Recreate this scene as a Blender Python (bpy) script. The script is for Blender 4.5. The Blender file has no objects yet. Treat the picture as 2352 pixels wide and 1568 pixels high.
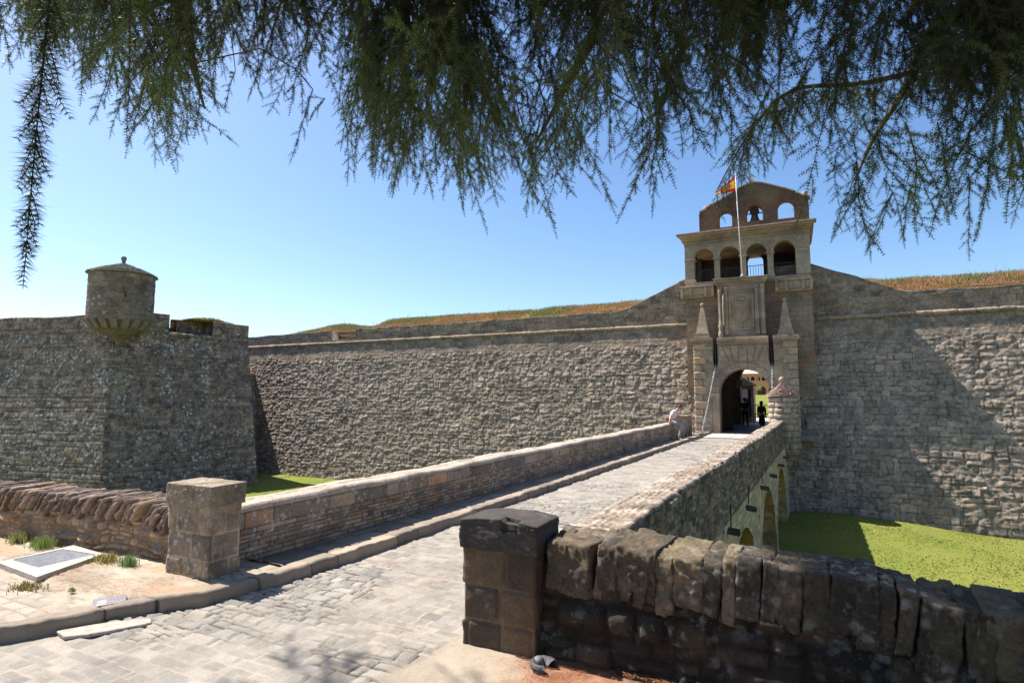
import bpy, bmesh, math, random
import numpy as np
from mathutils import Vector, Matrix

sc = bpy.context.scene
COL = sc.collection
R_ = math.radians

# ------------------------------------------------------------------ camera
F_PX, CX, CY, HOR, VX, EYE = 1320.0, 1176.0, 784.0, 906.0, 1826.0, 2.0
_p = math.atan((HOR - CY) / F_PX)
_yaw = math.atan((VX - CX) / math.hypot(F_PX, HOR - CY))
_f0 = np.array([-math.sin(_yaw), math.cos(_yaw), 0.0])
_rt = np.array([math.cos(_yaw), math.sin(_yaw), 0.0])
_fw = _f0 * math.cos(_p) + np.array([0, 0, math.sin(_p)])
_up = np.cross(_rt, _fw)
CAM = np.array([0.0, 0.0, EYE])
cam_d = bpy.data.cameras.new("camera")
cam_d.sensor_width = 36.0
cam_d.lens = 36.0 * F_PX / 2352.0
cam_d.clip_start = 0.05
cam_d.clip_end = 5000
cam = bpy.data.objects.new("camera", cam_d)
COL.objects.link(cam)
cam.matrix_world = Matrix(((_rt[0], _up[0], -_fw[0], 0), (_rt[1], _up[1], -_fw[1], 0),
                           (_rt[2], _up[2], -_fw[2], EYE), (0, 0, 0, 1)))
sc.camera = cam

# ------------------------------------------------------------------ sky, sun, exposure
TO_SUN = Vector((-0.66, 0.004, 1.0)).normalized()
EL = math.asin(TO_SUN.z)
AZ = math.atan2(TO_SUN.x, TO_SUN.y)
w = bpy.data.worlds.new("World")
sc.world = w
w.use_nodes = True
nt = w.node_tree
bg = nt.nodes["Background"]
sky = nt.nodes.new("ShaderNodeTexSky")
sky.sky_type = 'NISHITA'
sky.sun_disc = False
sky.sun_elevation = EL
sky.sun_rotation = AZ
sky.altitude = 800
sky.air_density = 1.0
sky.dust_density = 2.0
sky.ozone_density = 2.5
hsv = nt.nodes.new("ShaderNodeHueSaturation")
hsv.inputs['Saturation'].default_value = 1.14
hsv.inputs['Value'].default_value = 1.1
nt.links.new(sky.outputs[0], hsv.inputs['Color'])
nt.links.new(hsv.outputs[0], bg.inputs[0])
bg.inputs[1].default_value = 0.096
sun_d = bpy.data.lights.new("sun", 'SUN')
sun_d.energy = 5.0
sun_d.angle = R_(0.53)
sun_d.color = (1.0, 0.945, 0.87)
sun = bpy.data.objects.new("sun", sun_d)
COL.objects.link(sun)
sun.rotation_euler = TO_SUN.to_track_quat('Z', 'Y').to_euler()
sun.location = (-20, 0, 30)
vs = sc.view_settings
vs.view_transform = 'Standard'
vs.look = 'None'
vs.exposure = 1.0
vs.gamma = 1.0
sc.cycles.max_bounces = 6
sc.cycles.diffuse_bounces = 3
sc.cycles.glossy_bounces = 2
sc.cycles.transmission_bounces = 3
sc.cycles.transparent_max_bounces = 4


# ------------------------------------------------------------------ helpers
def ray(x, y):
    d = _fw * F_PX + _rt * (x - CX) - _up * (y - CY)
    return d / np.linalg.norm(d)


def on_z(x, y, z):
    d = ray(x, y)
    return CAM + d * (z - EYE) / d[2]


def on_y(x, y, Y):
    d = ray(x, y)
    return CAM + d * Y / d[1]


def on_plane(x, y, P, n):
    d = ray(x, y)
    n = np.array(n, float)
    return CAM + d * np.dot(np.array(P, float) - CAM, n) / np.dot(d, n)


def at_depth(x, y, D):
    d = ray(x, y)
    return CAM + d * D / float(d @ _fw)


def g(x, z, Y):
    """facade coordinates measured at Y=31.3 carried to depth Y"""
    k = Y / 31.3
    return x * k, EYE + (z - EYE) * k


def tag(o, label, cat, group=None):
    o['label'] = label
    o['category'] = cat
    if group:
        o['group'] = group
    return o


def struct(o):
    o['kind'] = 'structure'
    return o


def empty(name, loc=(0, 0, 0)):
    o = bpy.data.objects.new(name, None)
    COL.objects.link(o)
    o.location = loc
    return o


def link(o, parent=None):
    COL.objects.link(o)
    if parent is not None:
        o.parent = parent
        o.matrix_parent_inverse = Matrix.Translation(-Vector(parent.location)) if parent.type == 'EMPTY' else Matrix.Identity(4)
    return o


def mesh_np(name, V, Fq, mat, parent=None, col=None, smooth=True):
    """V (n,3), Fq (m,k) index array, col (n,3)"""
    V = np.ascontiguousarray(V, dtype=np.float32)
    Fq = np.ascontiguousarray(Fq, dtype=np.int32)
    me = bpy.data.meshes.new(name)
    m, k = Fq.shape
    me.vertices.add(len(V))
    me.vertices.foreach_set('co', V.ravel())
    me.loops.add(m * k)
    me.loops.foreach_set('vertex_index', Fq.ravel())
    me.polygons.add(m)
    me.polygons.foreach_set('loop_start', np.arange(0, m * k, k, dtype=np.int32))
    me.polygons.foreach_set('loop_total', np.full(m, k, dtype=np.int32))
    if smooth:
        me.polygons.foreach_set('use_smooth', np.ones(m, dtype=bool))
    if col is not None:
        a = me.color_attributes.new('Col', 'FLOAT_COLOR', 'POINT')
        c4 = np.ones((len(V), 4), dtype=np.float32)
        c4[:, :3] = col
        a.data.foreach_set('color', c4.ravel())
    me.update(calc_edges=True)
    me.materials.append(mat)
    return link(bpy.data.objects.new(name, me), parent)


def bm_obj(name, bm, mat, parent=None, smooth=False):
    me = bpy.data.meshes.new(name)
    bmesh.ops.recalc_face_normals(bm, faces=bm.faces[:])
    bm.to_mesh(me)
    bm.free()
    if smooth:
        me.polygons.foreach_set('use_smooth', np.ones(len(me.polygons), dtype=bool))
    mats = mat if isinstance(mat, (list, tuple)) else [mat]
    for m_ in mats:
        me.materials.append(m_)
    return link(bpy.data.objects.new(name, me), parent)


def add_box(bm, x0, x1, y0, y1, z0, z1, bev=0.0, mi=0):
    r = bmesh.ops.create_cube(bm, size=1.0)
    vs_ = r['verts']
    for v in vs_:
        v.co = Vector(((x0 + x1) / 2 + v.co.x * (x1 - x0), (y0 + y1) / 2 + v.co.y * (y1 - y0), (z0 + z1) / 2 + v.co.z * (z1 - z0)))
    if bev > 0:
        es = list({e for v in vs_ for e in v.link_edges})
        bmesh.ops.bevel(bm, geom=es, offset=bev, segments=2, affect='EDGES', profile=0.6)
    if mi:
        for f in bm.faces[-1:]:
            pass
    return vs_


def add_tube(bm, pts, radii, seg=8, caps=True):
    pts = [Vector(p) for p in pts]
    rings = []
    n = len(pts)
    prev = None
    for i, p in enumerate(pts):
        t = (pts[min(i + 1, n - 1)] - pts[max(i - 1, 0)]).normalized()
        a = Vector((0, 0, 1)) if abs(t.z) < 0.9 else Vector((1, 0, 0))
        if prev is not None:
            a = prev
        u = (a - t * a.dot(t)).normalized()
        v = t.cross(u)
        prev = u
        r = radii[i] if hasattr(radii, '__len__') else radii
        rings.append([bm.verts.new(p + (u * math.cos(2 * math.pi * k / seg) + v * math.sin(2 * math.pi * k / seg)) * r) for k in range(seg)])
    for i in range(n - 1):
        for k in range(seg):
            bm.faces.new((rings[i][k], rings[i][(k + 1) % seg], rings[i + 1][(k + 1) % seg], rings[i + 1][k]))
    if caps:
        bm.faces.new(rings[0][::-1])
        bm.faces.new(rings[-1])


def add_lathe(bm, prof, cx, cy, seg=24, a0=0.0, a1=2 * math.pi):
    """prof list of (r,z)"""
    full = abs(a1 - a0 - 2 * math.pi) < 1e-6
    n = seg if full else seg + 1
    rings = []
    for r, z in prof:
        rings.append([bm.verts.new((cx + r * math.cos(a0 + (a1 - a0) * k / seg), cy + r * math.sin(a0 + (a1 - a0) * k / seg), z)) for k in range(n)])
    for i in range(len(prof) - 1):
        for k in range(n if full else n - 1):
            k2 = (k + 1) % n
            bm.faces.new((rings[i][k], rings[i][k2], rings[i + 1][k2], rings[i + 1][k]))
    if full:
        if prof[0][0] > 1e-4:
            bm.faces.new(rings[0][::-1])
        if prof[-1][0] > 1e-4:
            bm.faces.new(rings[-1])


def add_sphere(bm, c, r, seg=14):
    bmesh.ops.create_uvsphere(bm, u_segments=seg, v_segments=max(6, seg // 2 + 2), radius=r, matrix=Matrix.Translation(c))


def add_prism(bm, poly, axis_pts):
    """poly: list of 3d points (front); axis_pts: vector to the back"""
    d = Vector(axis_pts)
    a = [bm.verts.new(Vector(p)) for p in poly]
    b = [bm.verts.new(Vector(p) + d) for p in poly]
    bm.faces.new(a)
    bm.faces.new(b[::-1])
    n = len(poly)
    for i in range(n):
        bm.faces.new((a[i], b[i], b[(i + 1) % n], a[(i + 1) % n]))


# ------------------------------------------------------------------ noise (numpy)
def _h(ix, iy, seed):
    with np.errstate(over='ignore'):
        a = (ix.astype(np.int64) * 374761393 + iy.astype(np.int64) * 668265263 + seed * 1442695041) & 0xFFFFFFFF
        a = ((a ^ (a >> 13)) * 1274126177) & 0xFFFFFFFF
        a = ((a ^ (a >> 16)) * 2246822519) & 0xFFFFFFFF
        a = a ^ (a >> 15)
    return (a & 0xFFFFFF) / float(0x1000000)


def vnoise(x, y, seed=0):
    ix = np.floor(x)
    iy = np.floor(y)
    fx = x - ix
    fy = y - iy
    fx = fx * fx * (3 - 2 * fx)
    fy = fy * fy * (3 - 2 * fy)
    ix = ix.astype(np.int64)
    iy = iy.astype(np.int64)
    a = _h(ix, iy, seed)
    b = _h(ix + 1, iy, seed)
    c = _h(ix, iy + 1, seed)
    d = _h(ix + 1, iy + 1, seed)
    return (a * (1 - fx) + b * fx) * (1 - fy) + (c * (1 - fx) + d * fx) * fy


def fbm(x, y, o=4, seed=0):
    s = np.zeros_like(x, dtype=float)
    amp = 0.5
    for i in range(o):
        s += amp * (vnoise(x * 2 ** i, y * 2 ** i, seed + i * 17) - 0.5)
        amp *= 0.55
    return s


def sstep(a, b, x):
    t = np.clip((x - a) / (b - a), 0, 1)
    return t * t * (3 - 2 * t)


def masonry(U, V, st, seed):
    """irregular coursed stones: returns height, colour"""
    rng = np.random.RandomState(seed)
    wob = st.get('wob', 0.02)
    V2 = V + fbm(U * 0.7, V * 0.7, 3, seed + 5) * wob * 4 + fbm(U * 6, V * 6, 2, seed + 6) * wob * .8
    U2 = U + fbm(U * 5, V * 5, 2, seed + 7) * wob * 1.2
    rows = st.get('rows')
    if rows is None:
        lo, hi = V2.min() - 1, V2.max() + 1
        rows = [lo]
        while rows[-1] < hi:
            rows.append(rows[-1] + st['rh'] * (1 + (rng.rand() - .5) * 2 * st.get('rv', .3)))
    rows = np.array(rows, float)
    ri = np.clip(np.searchsorted(rows, V2) - 1, 0, len(rows) - 2)
    r0 = rows[ri]
    r1 = rows[ri + 1]
    ww = st['w'] * (0.75 + 0.6 * _h(ri, ri * 0 + 3, seed)) * (st.get('wscale', lambda a: 1.0)(r1 - r0))
    t = U2 / ww + _h(ri, ri * 0 + 9, seed) * 7.3
    i = np.floor(t).astype(np.int64)
    jit = st.get('jit', .55)

    def bnd(k):
        return k + (_h(k, ri, seed + 1) - .5) * jit
    i = np.where(t < bnd(i), i - 1, i)
    i = np.where(t >= bnd(i + 1), i + 1, i)
    b0 = bnd(i)
    b1 = bnd(i + 1)
    # some stones split in two flat ones
    sp = _h(i, ri, seed + 2) < st.get('split', 0.15)
    mid = r0 + (r1 - r0) * (.35 + .3 * _h(i, ri, seed + 3))
    up = V2 > mid
    r0 = np.where(sp & up, mid, r0)
    r1 = np.where(sp & ~up, mid, r1)
    idv = ri * 2 + (sp & up)
    du = np.minimum(t - b0, b1 - t) * ww
    dv = np.minimum(V2 - r0, r1 - V2)
    lu = ((t - b0) / (b1 - b0) - .5) * 2
    lv = ((V2 - r0) / (r1 - r0) - .5) * 2
    j = st['joint'] * (1 + 1.2 * fbm(U * 9, V * 9, 2, seed + 8))
    e = st.get('edge', .02)
    d = np.minimum(du, dv)
    # rounded corners
    rc = e * 1.5
    d = np.where((du < rc) & (dv < rc), rc - np.sqrt((rc - du) ** 2 + (rc - dv) ** 2), d)
    body = sstep(0, 1, (d - j) / e)
    h1 = _h(i, idv, seed + 11)
    h2 = _h(i, idv, seed + 12)
    h3 = _h(i, idv, seed + 13)
    h4 = _h(i, idv, seed + 14)
    jd = st['depth']
    fm = None
    if 'fill' in st:      # joints filled in patches
        fm = sstep(-.06, .08, fbm(U * .8, V * .8, 3, seed + 30) + .05)
        jd = jd * (1 - st['fill'] * fm)
    h = body * jd + body * (h1 - .5) * st.get('pop', .01)
    h += body * (lu * (h2 - .5) + lv * (h3 - .5)) * st.get('tilt', .01)
    h += body * (1 - lu ** 2) * (1 - lv ** 2) * st.get('belly', 0.0)
    rs = st.get('rs', 7.0)
    rough = fbm(U * rs + h1 * 50, V * rs * 1.4 + h2 * 50, 4, seed + 15)
    rough2 = np.abs(fbm(U * rs * .6 + h3 * 31, V * rs * 1.1, 3, seed + 16))
    h += body * (rough - rough2 * .8) * st.get('rough', .01)
    pal = np.array(st['pal'])
    n = len(pal)
    k = np.minimum((h4 ** st.get('pp', 1.0) * n).astype(int), n - 1)
    c = pal[k] * (1 + (h2 - .5) * st.get('cv', .35))[..., None]
    c = c * (1 + fbm(U * 4, V * 4, 4, seed + 20) * .5)[..., None]
    m = np.array(st['mortar'])
    mm = m * (1 + fbm(U * 3, V * 3, 3, seed + 21) * .8)[..., None]
    if fm is not None:
        mm = mm * (.10 + .90 * fm)[..., None]
    mb = sstep(-.2, .35, (d - j) / e)[..., None]
    c = mm * (1 - mb) + c * mb
    return h, np.clip(c, 0.004, .9)


def sheet(name, P, U, V, st, mat, parent=None, seed=1, flip=False, post=None, closed=False):
    """P (nu,nv,3): base surface; U,V masonry coordinates"""
    h, c = masonry(U, V, st, seed)
    if post is not None:
        h, c = post(h, c)
    du = np.gradient(P, axis=0)
    dv = np.gradient(P, axis=1)
    n = np.cross(du, dv)
    n /= np.maximum(np.linalg.norm(n, axis=2, keepdims=True), 1e-9)
    if flip:
        n = -n
    Q = P + n * h[..., None]
    if closed:
        Q[-1] = Q[0]
    nu, nv = U.shape
    idx = np.arange(nu * nv).reshape(nu, nv)
    a, b, cc, d = idx[:-1, :-1], idx[1:, :-1], idx[1:, 1:], idx[:-1, 1:]
    Fq = np.stack([a, b, cc, d], -1).reshape(-1, 4)
    if flip:
        Fq = Fq[:, ::-1]
    return mesh_np(name, Q.reshape(-1, 3), Fq, mat, parent, c.reshape(-1, 3))


def path_sheet(name, us, Pfun, prof_n, st, mat, parent=None, seed=1, flip=False, post=None):
    """us: 1d array; Pfun(u)-> list of (pts (k,3)); resampled uniformly to prof_n"""
    P = []
    VV = []
    for u in us:
        q = np.array(Pfun(u), float)
        L = np.concatenate([[0], np.cumsum(np.linalg.norm(np.diff(q, axis=0), axis=1))])
        s = np.linspace(0, L[-1], prof_n)
        P.append(np.stack([np.interp(s, L, q[:, k]) for k in range(3)], -1))
        VV.append(s)
    P = np.array(P)
    U = np.repeat(np.array(us)[:, None], prof_n, 1)
    return sheet(name, P, U, np.array(VV), st, mat, parent, seed, flip, post)


# ------------------------------------------------------------------ materials
def new_mat(name):
    m = bpy.data.materials.new(name)
    m.use_nodes = True
    n = m.node_tree.nodes
    return m, n, m.node_tree.links, n["Principled BSDF"]


def N(nodes, t, **kw):
    x = nodes.new(t)
    for k, v in kw.items():
        if k.startswith('i_'):
            key = k[2:]
            x.inputs[int(key) if key.isdigit() else key.replace('_', ' ')].default_value = v
        else:
            setattr(x, k, v)
    return x


def noise(nodes, links, pos, scale, detail=4, rough=.6):
    t = nodes.new('ShaderNodeTexNoise')
    t.inputs['Scale'].default_value = scale
    t.inputs['Detail'].default_value = detail
    t.inputs['Roughness'].default_value = rough
    links.new(pos, t.inputs['Vector'])
    return t.outputs['Fac']


def ramp(nodes, links, fac, a, b, ca=(0, 0, 0, 1), cb=(1, 1, 1, 1)):
    r = nodes.new('ShaderNodeValToRGB')
    r.color_ramp.elements[0].position = a
    r.color_ramp.elements[1].position = b
    r.color_ramp.elements[0].color = ca
    r.color_ramp.elements[1].color = cb
    links.new(fac, r.inputs[0])
    return r.outputs[0]


def mix(nodes, links, fac, a, b, mode='MIX'):
    x = nodes.new('ShaderNodeMix')
    x.data_type = 'RGBA'
    x.blend_type = mode
    for s, v in ((0, fac), (6, a), (7, b)):
        if hasattr(v, 'is_linked'):
            links.new(v, x.inputs[s])
        elif s == 0:
            x.inputs[0].default_value = v
        else:
            x.inputs[s].default_value = (*v, 1) if len(v) == 3 else v
    return x.outputs[2]


def stone_mat(name, lichen=0.0, dark=0.0, bump=.5, bscale=30., fine=.35, tint=None, rust=0.0, lscale=2.2, moss=0.0, dscale=None):
    """colour from the Col attribute; lichen spots, dark crust, fine grain"""
    m, n, l, bs = new_mat(name)
    pos = N(n, 'ShaderNodeNewGeometry').outputs['Position']
    c = N(n, 'ShaderNodeVertexColor', layer_name='Col').outputs['Color']
    c = mix(n, l, 1.0, c, tint or (1.06, .97, .865), 'MULTIPLY')
    f = noise(n, l, pos, bscale, 5, .65)
    fr = ramp(n, l, f, .3, .7, (1 - fine, 1 - fine, 1 - fine, 1), (1 + fine, 1 + fine, 1 + fine, 1))
    c = mix(n, l, 1.0, c, fr, 'MULTIPLY')
    if dark > 0:
        d1 = ramp(n, l, noise(n, l, pos, dscale or lscale * .55, 8, .78), .48, .60)
        md = N(n, 'ShaderNodeMath', operation='MULTIPLY')
        l.new(d1, md.inputs[0])
        md.inputs[1].default_value = dark
        c = mix(n, l, md.outputs[0], c, (.028, .026, .024))
    if rust > 0:
        d1 = ramp(n, l, noise(n, l, pos, .9, 5, .6), .55, .68)
        md = N(n, 'ShaderNodeMath', operation='MULTIPLY')
        l.new(d1, md.inputs[0])
        md.inputs[1].default_value = rust
        c = mix(n, l, md.outputs[0], c, (.42, .20, .10))
    if moss > 0:
        d1 = ramp(n, l, noise(n, l, pos, 1.7, 6, .65), .56, .7)
        md = N(n, 'ShaderNodeMath', operation='MULTIPLY')
        l.new(d1, md.inputs[0])
        md.inputs[1].default_value = moss
        c = mix(n, l, md.outputs[0], c, (.16, .15, .05))
    if lichen > 0:
        v = n.new('ShaderNodeTexVoronoi')
        v.inputs['Scale'].default_value = lscale * 2.2
        wv = N(n, 'ShaderNodeVectorMath', operation='ADD')
        ns = n.new('ShaderNodeTexNoise')
        ns.inputs['Scale'].default_value = lscale * 5
        ns.inputs['Detail'].default_value = 4
        l.new(pos, ns.inputs['Vector'])
        sc_ = N(n, 'ShaderNodeVectorMath', operation='SCALE')
        l.new(ns.outputs['Color'], sc_.inputs[0])
        sc_.inputs['Scale'].default_value = .35 / lscale
        l.new(pos, wv.inputs[0])
        l.new(sc_.outputs[0], wv.inputs[1])
        l.new(wv.outputs[0], v.inputs['Vector'])
        sp = ramp(n, l, v.outputs['Distance'], .22, .40, (1, 1, 1, 1), (0, 0, 0, 1))
        big = ramp(n, l, noise(n, l, pos, lscale * .5, 4, .6), .44, .6)
        v2 = ramp(n, l, noise(n, l, pos, lscale * 6, 4, .7), .55, .66)
        a1 = mix(n, l, .6, sp, v2, 'ADD')
        a2 = mix(n, l, 1.0, a1, big, 'MULTIPLY')
        md = N(n, 'ShaderNodeMath', operation='MULTIPLY', use_clamp=True)
        l.new(a2, md.inputs[0])
        md.inputs[1].default_value = lichen
        c = mix(n, l, md.outputs[0], c, (.52, .51, .48))
    l.new(c, bs.inputs['Base Color'])
    bs.inputs['Roughness'].default_value = .92
    bs.inputs['Specular IOR Level'].default_value = .25
    if bump > 0:
        b = n.new('ShaderNodeBump')
        b.inputs['Strength'].default_value = bump
        b.inputs['Distance'].default_value = .6 / bscale
        l.new(noise(n, l, pos, bscale * .7, 6, .7), b.inputs['Height'])
        l.new(b.outputs[0], bs.inputs['Normal'])
    return m


def ashlar_mat(name, c1, c2, mortar, w=.6, h=.3, bump=.5, msize=.012, rust=0.0, stain=.5):
    """blocks laid by world position, for dressed stone parts"""
    m, n, l, bs = new_mat(name)
    pos = N(n, 'ShaderNodeNewGeometry').outputs['Position']
    sx = N(n, 'ShaderNodeSeparateXYZ')
    l.new(pos, sx.inputs[0])
    ad = N(n, 'ShaderNodeMath', operation='ADD')
    l.new(sx.outputs[0], ad.inputs[0])
    l.new(sx.outputs[1], ad.inputs[1])
    cb = N(n, 'ShaderNodeCombineXYZ')
    l.new(ad.outputs[0], cb.inputs[0])
    l.new(sx.outputs[2], cb.inputs[1])
    br = n.new('ShaderNodeTexBrick')
    br.inputs['Color1'].default_value = (*c1, 1)
    br.inputs['Color2'].default_value = (*c2, 1)
    br.inputs['Mortar'].default_value = (*mortar, 1)
    br.inputs['Scale'].default_value = 1
    br.inputs['Brick Width'].default_value = w
    br.inputs['Row Height'].default_value = h
    br.inputs['Mortar Size'].default_value = msize
    br.inputs['Mortar Smooth'].default_value = .3
    dn = n.new('ShaderNodeTexNoise')
    dn.inputs['Scale'].default_value = 3
    l.new(pos, dn.inputs['Vector'])
    sc_ = N(n, 'ShaderNodeVectorMath', operation='SCALE')
    l.new(dn.outputs['Color'], sc_.inputs[0])
    sc_.inputs['Scale'].default_value = .05
    av = N(n, 'ShaderNodeVectorMath', operation='ADD')
    l.new(cb.outputs[0], av.inputs[0])
    l.new(sc_.outputs[0], av.inputs[1])
    l.new(av.outputs[0], br.inputs['Vector'])
    c = br.outputs['Color']
    f = noise(n, l, pos, 12, 6, .7)
    c = mix(n, l, 1.0, c, ramp(n, l, f, .3, .7, (.7, .7, .7, 1), (1.25, 1.25, 1.25, 1)), 'MULTIPLY')
    f2 = noise(n, l, pos, .8, 6, .65)
    c = mix(n, l, 1.0, c, ramp(n, l, f2, .35, .65, (1 - stain, 1 - stain, 1 - stain * .9, 1), (1.1, 1.1, 1.1, 1)), 'MULTIPLY')
    if rust > 0:
        d1 = ramp(n, l, noise(n, l, pos, 1.1, 5, .6), .53, .66)
        md = N(n, 'ShaderNodeMath', operation='MULTIPLY')
        l.new(d1, md.inputs[0])
        md.inputs[1].default_value = rust
        c = mix(n, l, md.outputs[0], c, (.42, .18, .08))
    c = mix(n, l, 1.0, c, (1.05, .965, .86), 'MULTIPLY')
    l.new(c, bs.inputs['Base Color'])
    bs.inputs['Roughness'].default_value = .9
    bs.inputs['Specular IOR Level'].default_value = .2
    b = n.new('ShaderNodeBump')
    b.inputs['Strength'].default_value = bump
    b.inputs['Distance'].default_value = .02
    hh = N(n, 'ShaderNodeMath', operation='SUBTRACT')
    l.new(noise(n, l, pos, 14, 6, .7), hh.inputs[0])
    l.new(br.outputs['Fac'], hh.inputs[1])
    l.new(hh.outputs[0], b.inputs['Height'])
    l.new(b.outputs[0], bs.inputs['Normal'])
    return m


def plain_mat(name, c, rough=.8, var=.25, scale=8., metal=0., bump=.2, spec=.3):
    m, n, l, bs = new_mat(name)
    pos = N(n, 'ShaderNodeNewGeometry').outputs['Position']
    f = noise(n, l, pos, scale, 5, .65)
    cc = mix(n, l, 1.0, c, ramp(n, l, f, .3, .7, (1 - var,) * 3 + (1,), (1 + var,) * 3 + (1,)), 'MULTIPLY')
    l.new(cc, bs.inputs['Base Color'])
    bs.inputs['Roughness'].default_value = rough
    bs.inputs['Metallic'].default_value = metal
    bs.inputs['Specular IOR Level'].default_value = spec
    if bump > 0:
        b = n.new('ShaderNodeBump')
        b.inputs['Strength'].default_value = bump
        b.inputs['Distance'].default_value = .3 / scale
        l.new(f, b.inputs['Height'])
        l.new(b.outputs[0], bs.inputs['Normal'])
    return m


M_curt = stone_mat('curtain stone', lichen=.25, dark=.4, bump=1.0, bscale=7, fine=.35, lscale=1.6, tint=(1.16, 1.06, .96))
M_bast = stone_mat('bastion stone', lichen=1.0, dark=.7, bump=.7, bscale=9, fine=.35, lscale=1.7, dscale=2.6, tint=(1.16, 1.04, .92))
M_road = stone_mat('sett stone', bump=.45, bscale=60, fine=.16, tint=(1.04, .97, .88))
M_par = stone_mat('parapet brick stone', lichen=.6, dark=.3, bump=.5, bscale=45, fine=.3, lscale=5)
M_parR = stone_mat('outer parapet stone', lichen=.5, dark=.5, bump=.5, bscale=30, fine=.3, lscale=4)
M_arch = stone_mat('bridge arch stone', lichen=.3, dark=.3, bump=.5, bscale=14, fine=.25, lscale=1.5, moss=.3)
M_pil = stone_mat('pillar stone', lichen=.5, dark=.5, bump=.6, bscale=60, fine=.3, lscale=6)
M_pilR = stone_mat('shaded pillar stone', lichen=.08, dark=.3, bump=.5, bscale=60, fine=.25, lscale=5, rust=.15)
M_rub = stone_mat('rubble stone', lichen=.2, dark=.3, bump=.7, bscale=40, fine=.3, lscale=6)
M_rubR = stone_mat('tree shade rubble stone', lichen=.25, dark=.45, bump=.7, bscale=40, fine=.3, lscale=4, moss=.35)
M_gate = ashlar_mat('gate ashlar', (.38, .33, .265), (.31, .275, .23), (.24, .21, .17), .7, .34, bump=.4, msize=.006, stain=.35)
M_gated = ashlar_mat('gate dressed stone', (.41, .345, .275), (.33, .28, .225), (.25, .21, .165), .62, .31, bump=.35, msize=.005, rust=.14, stain=.45)
M_tower = ashlar_mat('tower ashlar', (.32, .26, .20), (.25, .215, .18), (.2, .17, .14), .55, .26, bump=.6, rust=.45, stain=.45)
M_brick = ashlar_mat('belfry brick and rubble', (.185, .135, .095), (.16, .14, .115), (.12, .105, .09), .27, .10, bump=1.0, rust=.15, stain=.5)
M_slab = plain_mat('roof slab stone', (.34, .30, .25), .9, .45, 6, bump=.7)
M_slabred = plain_mat('reddish slab stone', (.36, .25, .20), .9, .4, 7, bump=.6)
M_dark = plain_mat('dark timber', (.03, .022, .018), .8, .3, 10)
M_iron = plain_mat('iron', (.03, .03, .032), .5, .2, 20, metal=.3)
M_steel = plain_mat('galvanised steel', (.5, .5, .52), .4, .15, 20, metal=.6, bump=0)
M_white = plain_mat('white paint', (.78, .78, .78), .5, .08, 6, bump=0)


# grass ground
def grass_ground(name, c1, c2, c3, s=1.0):
    m, n, l, bs = new_mat(name)
    pos = N(n, 'ShaderNodeNewGeometry').outputs['Position']
    c = mix(n, l, ramp(n, l, noise(n, l, pos, .35 * s, 6, .7), .38, .62), c1, c2)
    c = mix(n, l, ramp(n, l, noise(n, l, pos, 3.2 * s, 8, .85), .50, .66), c, c3)
    c = mix(n, l, 1.0, c, ramp(n, l, noise(n, l, pos, 7 * s, 8, .9), .35, .65, (.62, .66, .6, 1), (1.3, 1.25, 1.2, 1)), 'MULTIPLY')
    c = mix(n, l, 1.0, c, ramp(n, l, noise(n, l, pos, 25, 4, .8), .3, .7, (.7, .7, .7, 1), (1.25, 1.25, 1.25, 1)), 'MULTIPLY')
    l.new(c, bs.inputs['Base Color'])
    bs.inputs['Roughness'].default_value = .95
    bs.inputs['Specular IOR Level'].default_value = .1
    b = n.new('ShaderNodeBump')
    b.inputs['Strength'].default_value = .6
    b.inputs['Distance'].default_value = .03
    l.new(noise(n, l, pos, 40, 4, .8), b.inputs['Height'])
    l.new(b.outputs[0], bs.inputs['Normal'])
    return m


M_lawn = grass_ground('lawn', (.14, .175, .033), (.19, .205, .045), (.24, .20, .075))
M_dry = grass_ground('dry bank', (.34, .19, .08), (.27, .20, .075), (.17, .18, .05), 2.5)
M_earth = plain_mat('earth', (.28, .22, .16), .95, .3, 3, bump=.5)


def blade_mat(name, transl=.3, rough=.6, spec=.3):
    m, n, l, bs = new_mat(name)
    c = N(n, 'ShaderNodeVertexColor', layer_name='Col').outputs['Color']
    l.new(c, bs.inputs['Base Color'])
    bs.inputs['Roughness'].default_value = rough
    bs.inputs['Specular IOR Level'].default_value = spec
    tr = n.new('ShaderNodeBsdfTranslucent')
    l.new(c, tr.inputs['Color'])
    mx = n.new('ShaderNodeMixShader')
    mx.inputs[0].default_value = transl
    out = n['Material Output']
    l.new(bs.outputs[0], mx.inputs[1])
    l.new(tr.outputs[0], mx.inputs[2])
    l.new(mx.outputs[0], out.inputs[0])
    return m


M_blade = blade_mat('grass blades', .3)
M_needle = blade_mat('cedar needles', .3, .45, .35)
M_litter = blade_mat('dry needles', .1)
M_bark = plain_mat('cedar bark', (.11, .08, .06), .9, .4, 25, bump=.8)

exec_parts = []
# ================================================================== GROUND
# one sheet to the horizon: the lawn of the moat
xs = np.concatenate([[-900, -300, -120], np.arange(-62, 30, .6), [60, 200, 900]])
ys = np.concatenate([[-900, -200, -40, 0], np.arange(4, 34, .6), [45, 100, 300, 1500]])
GX, GY = np.meshgrid(xs, ys, indexing='ij')
GZ = -3.85 + .4 * np.exp(-((GX - 1.5) ** 2 + (GY - 31) ** 2) / 14) + fbm(GX * .15, GY * .15, 3, 3) * .18
GZ = GZ - .18 * sstep(4, 12, GX)
idx = np.arange(GX.size).reshape(GX.shape)
Fq = np.stack([idx[:-1, :-1], idx[1:, :-1], idx[1:, 1:], idx[:-1, 1:]], -1).reshape(-1, 4)
struct(mesh_np('lawn', np.stack([GX, GY, GZ], -1).reshape(-1, 3), Fq, M_lawn))

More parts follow.
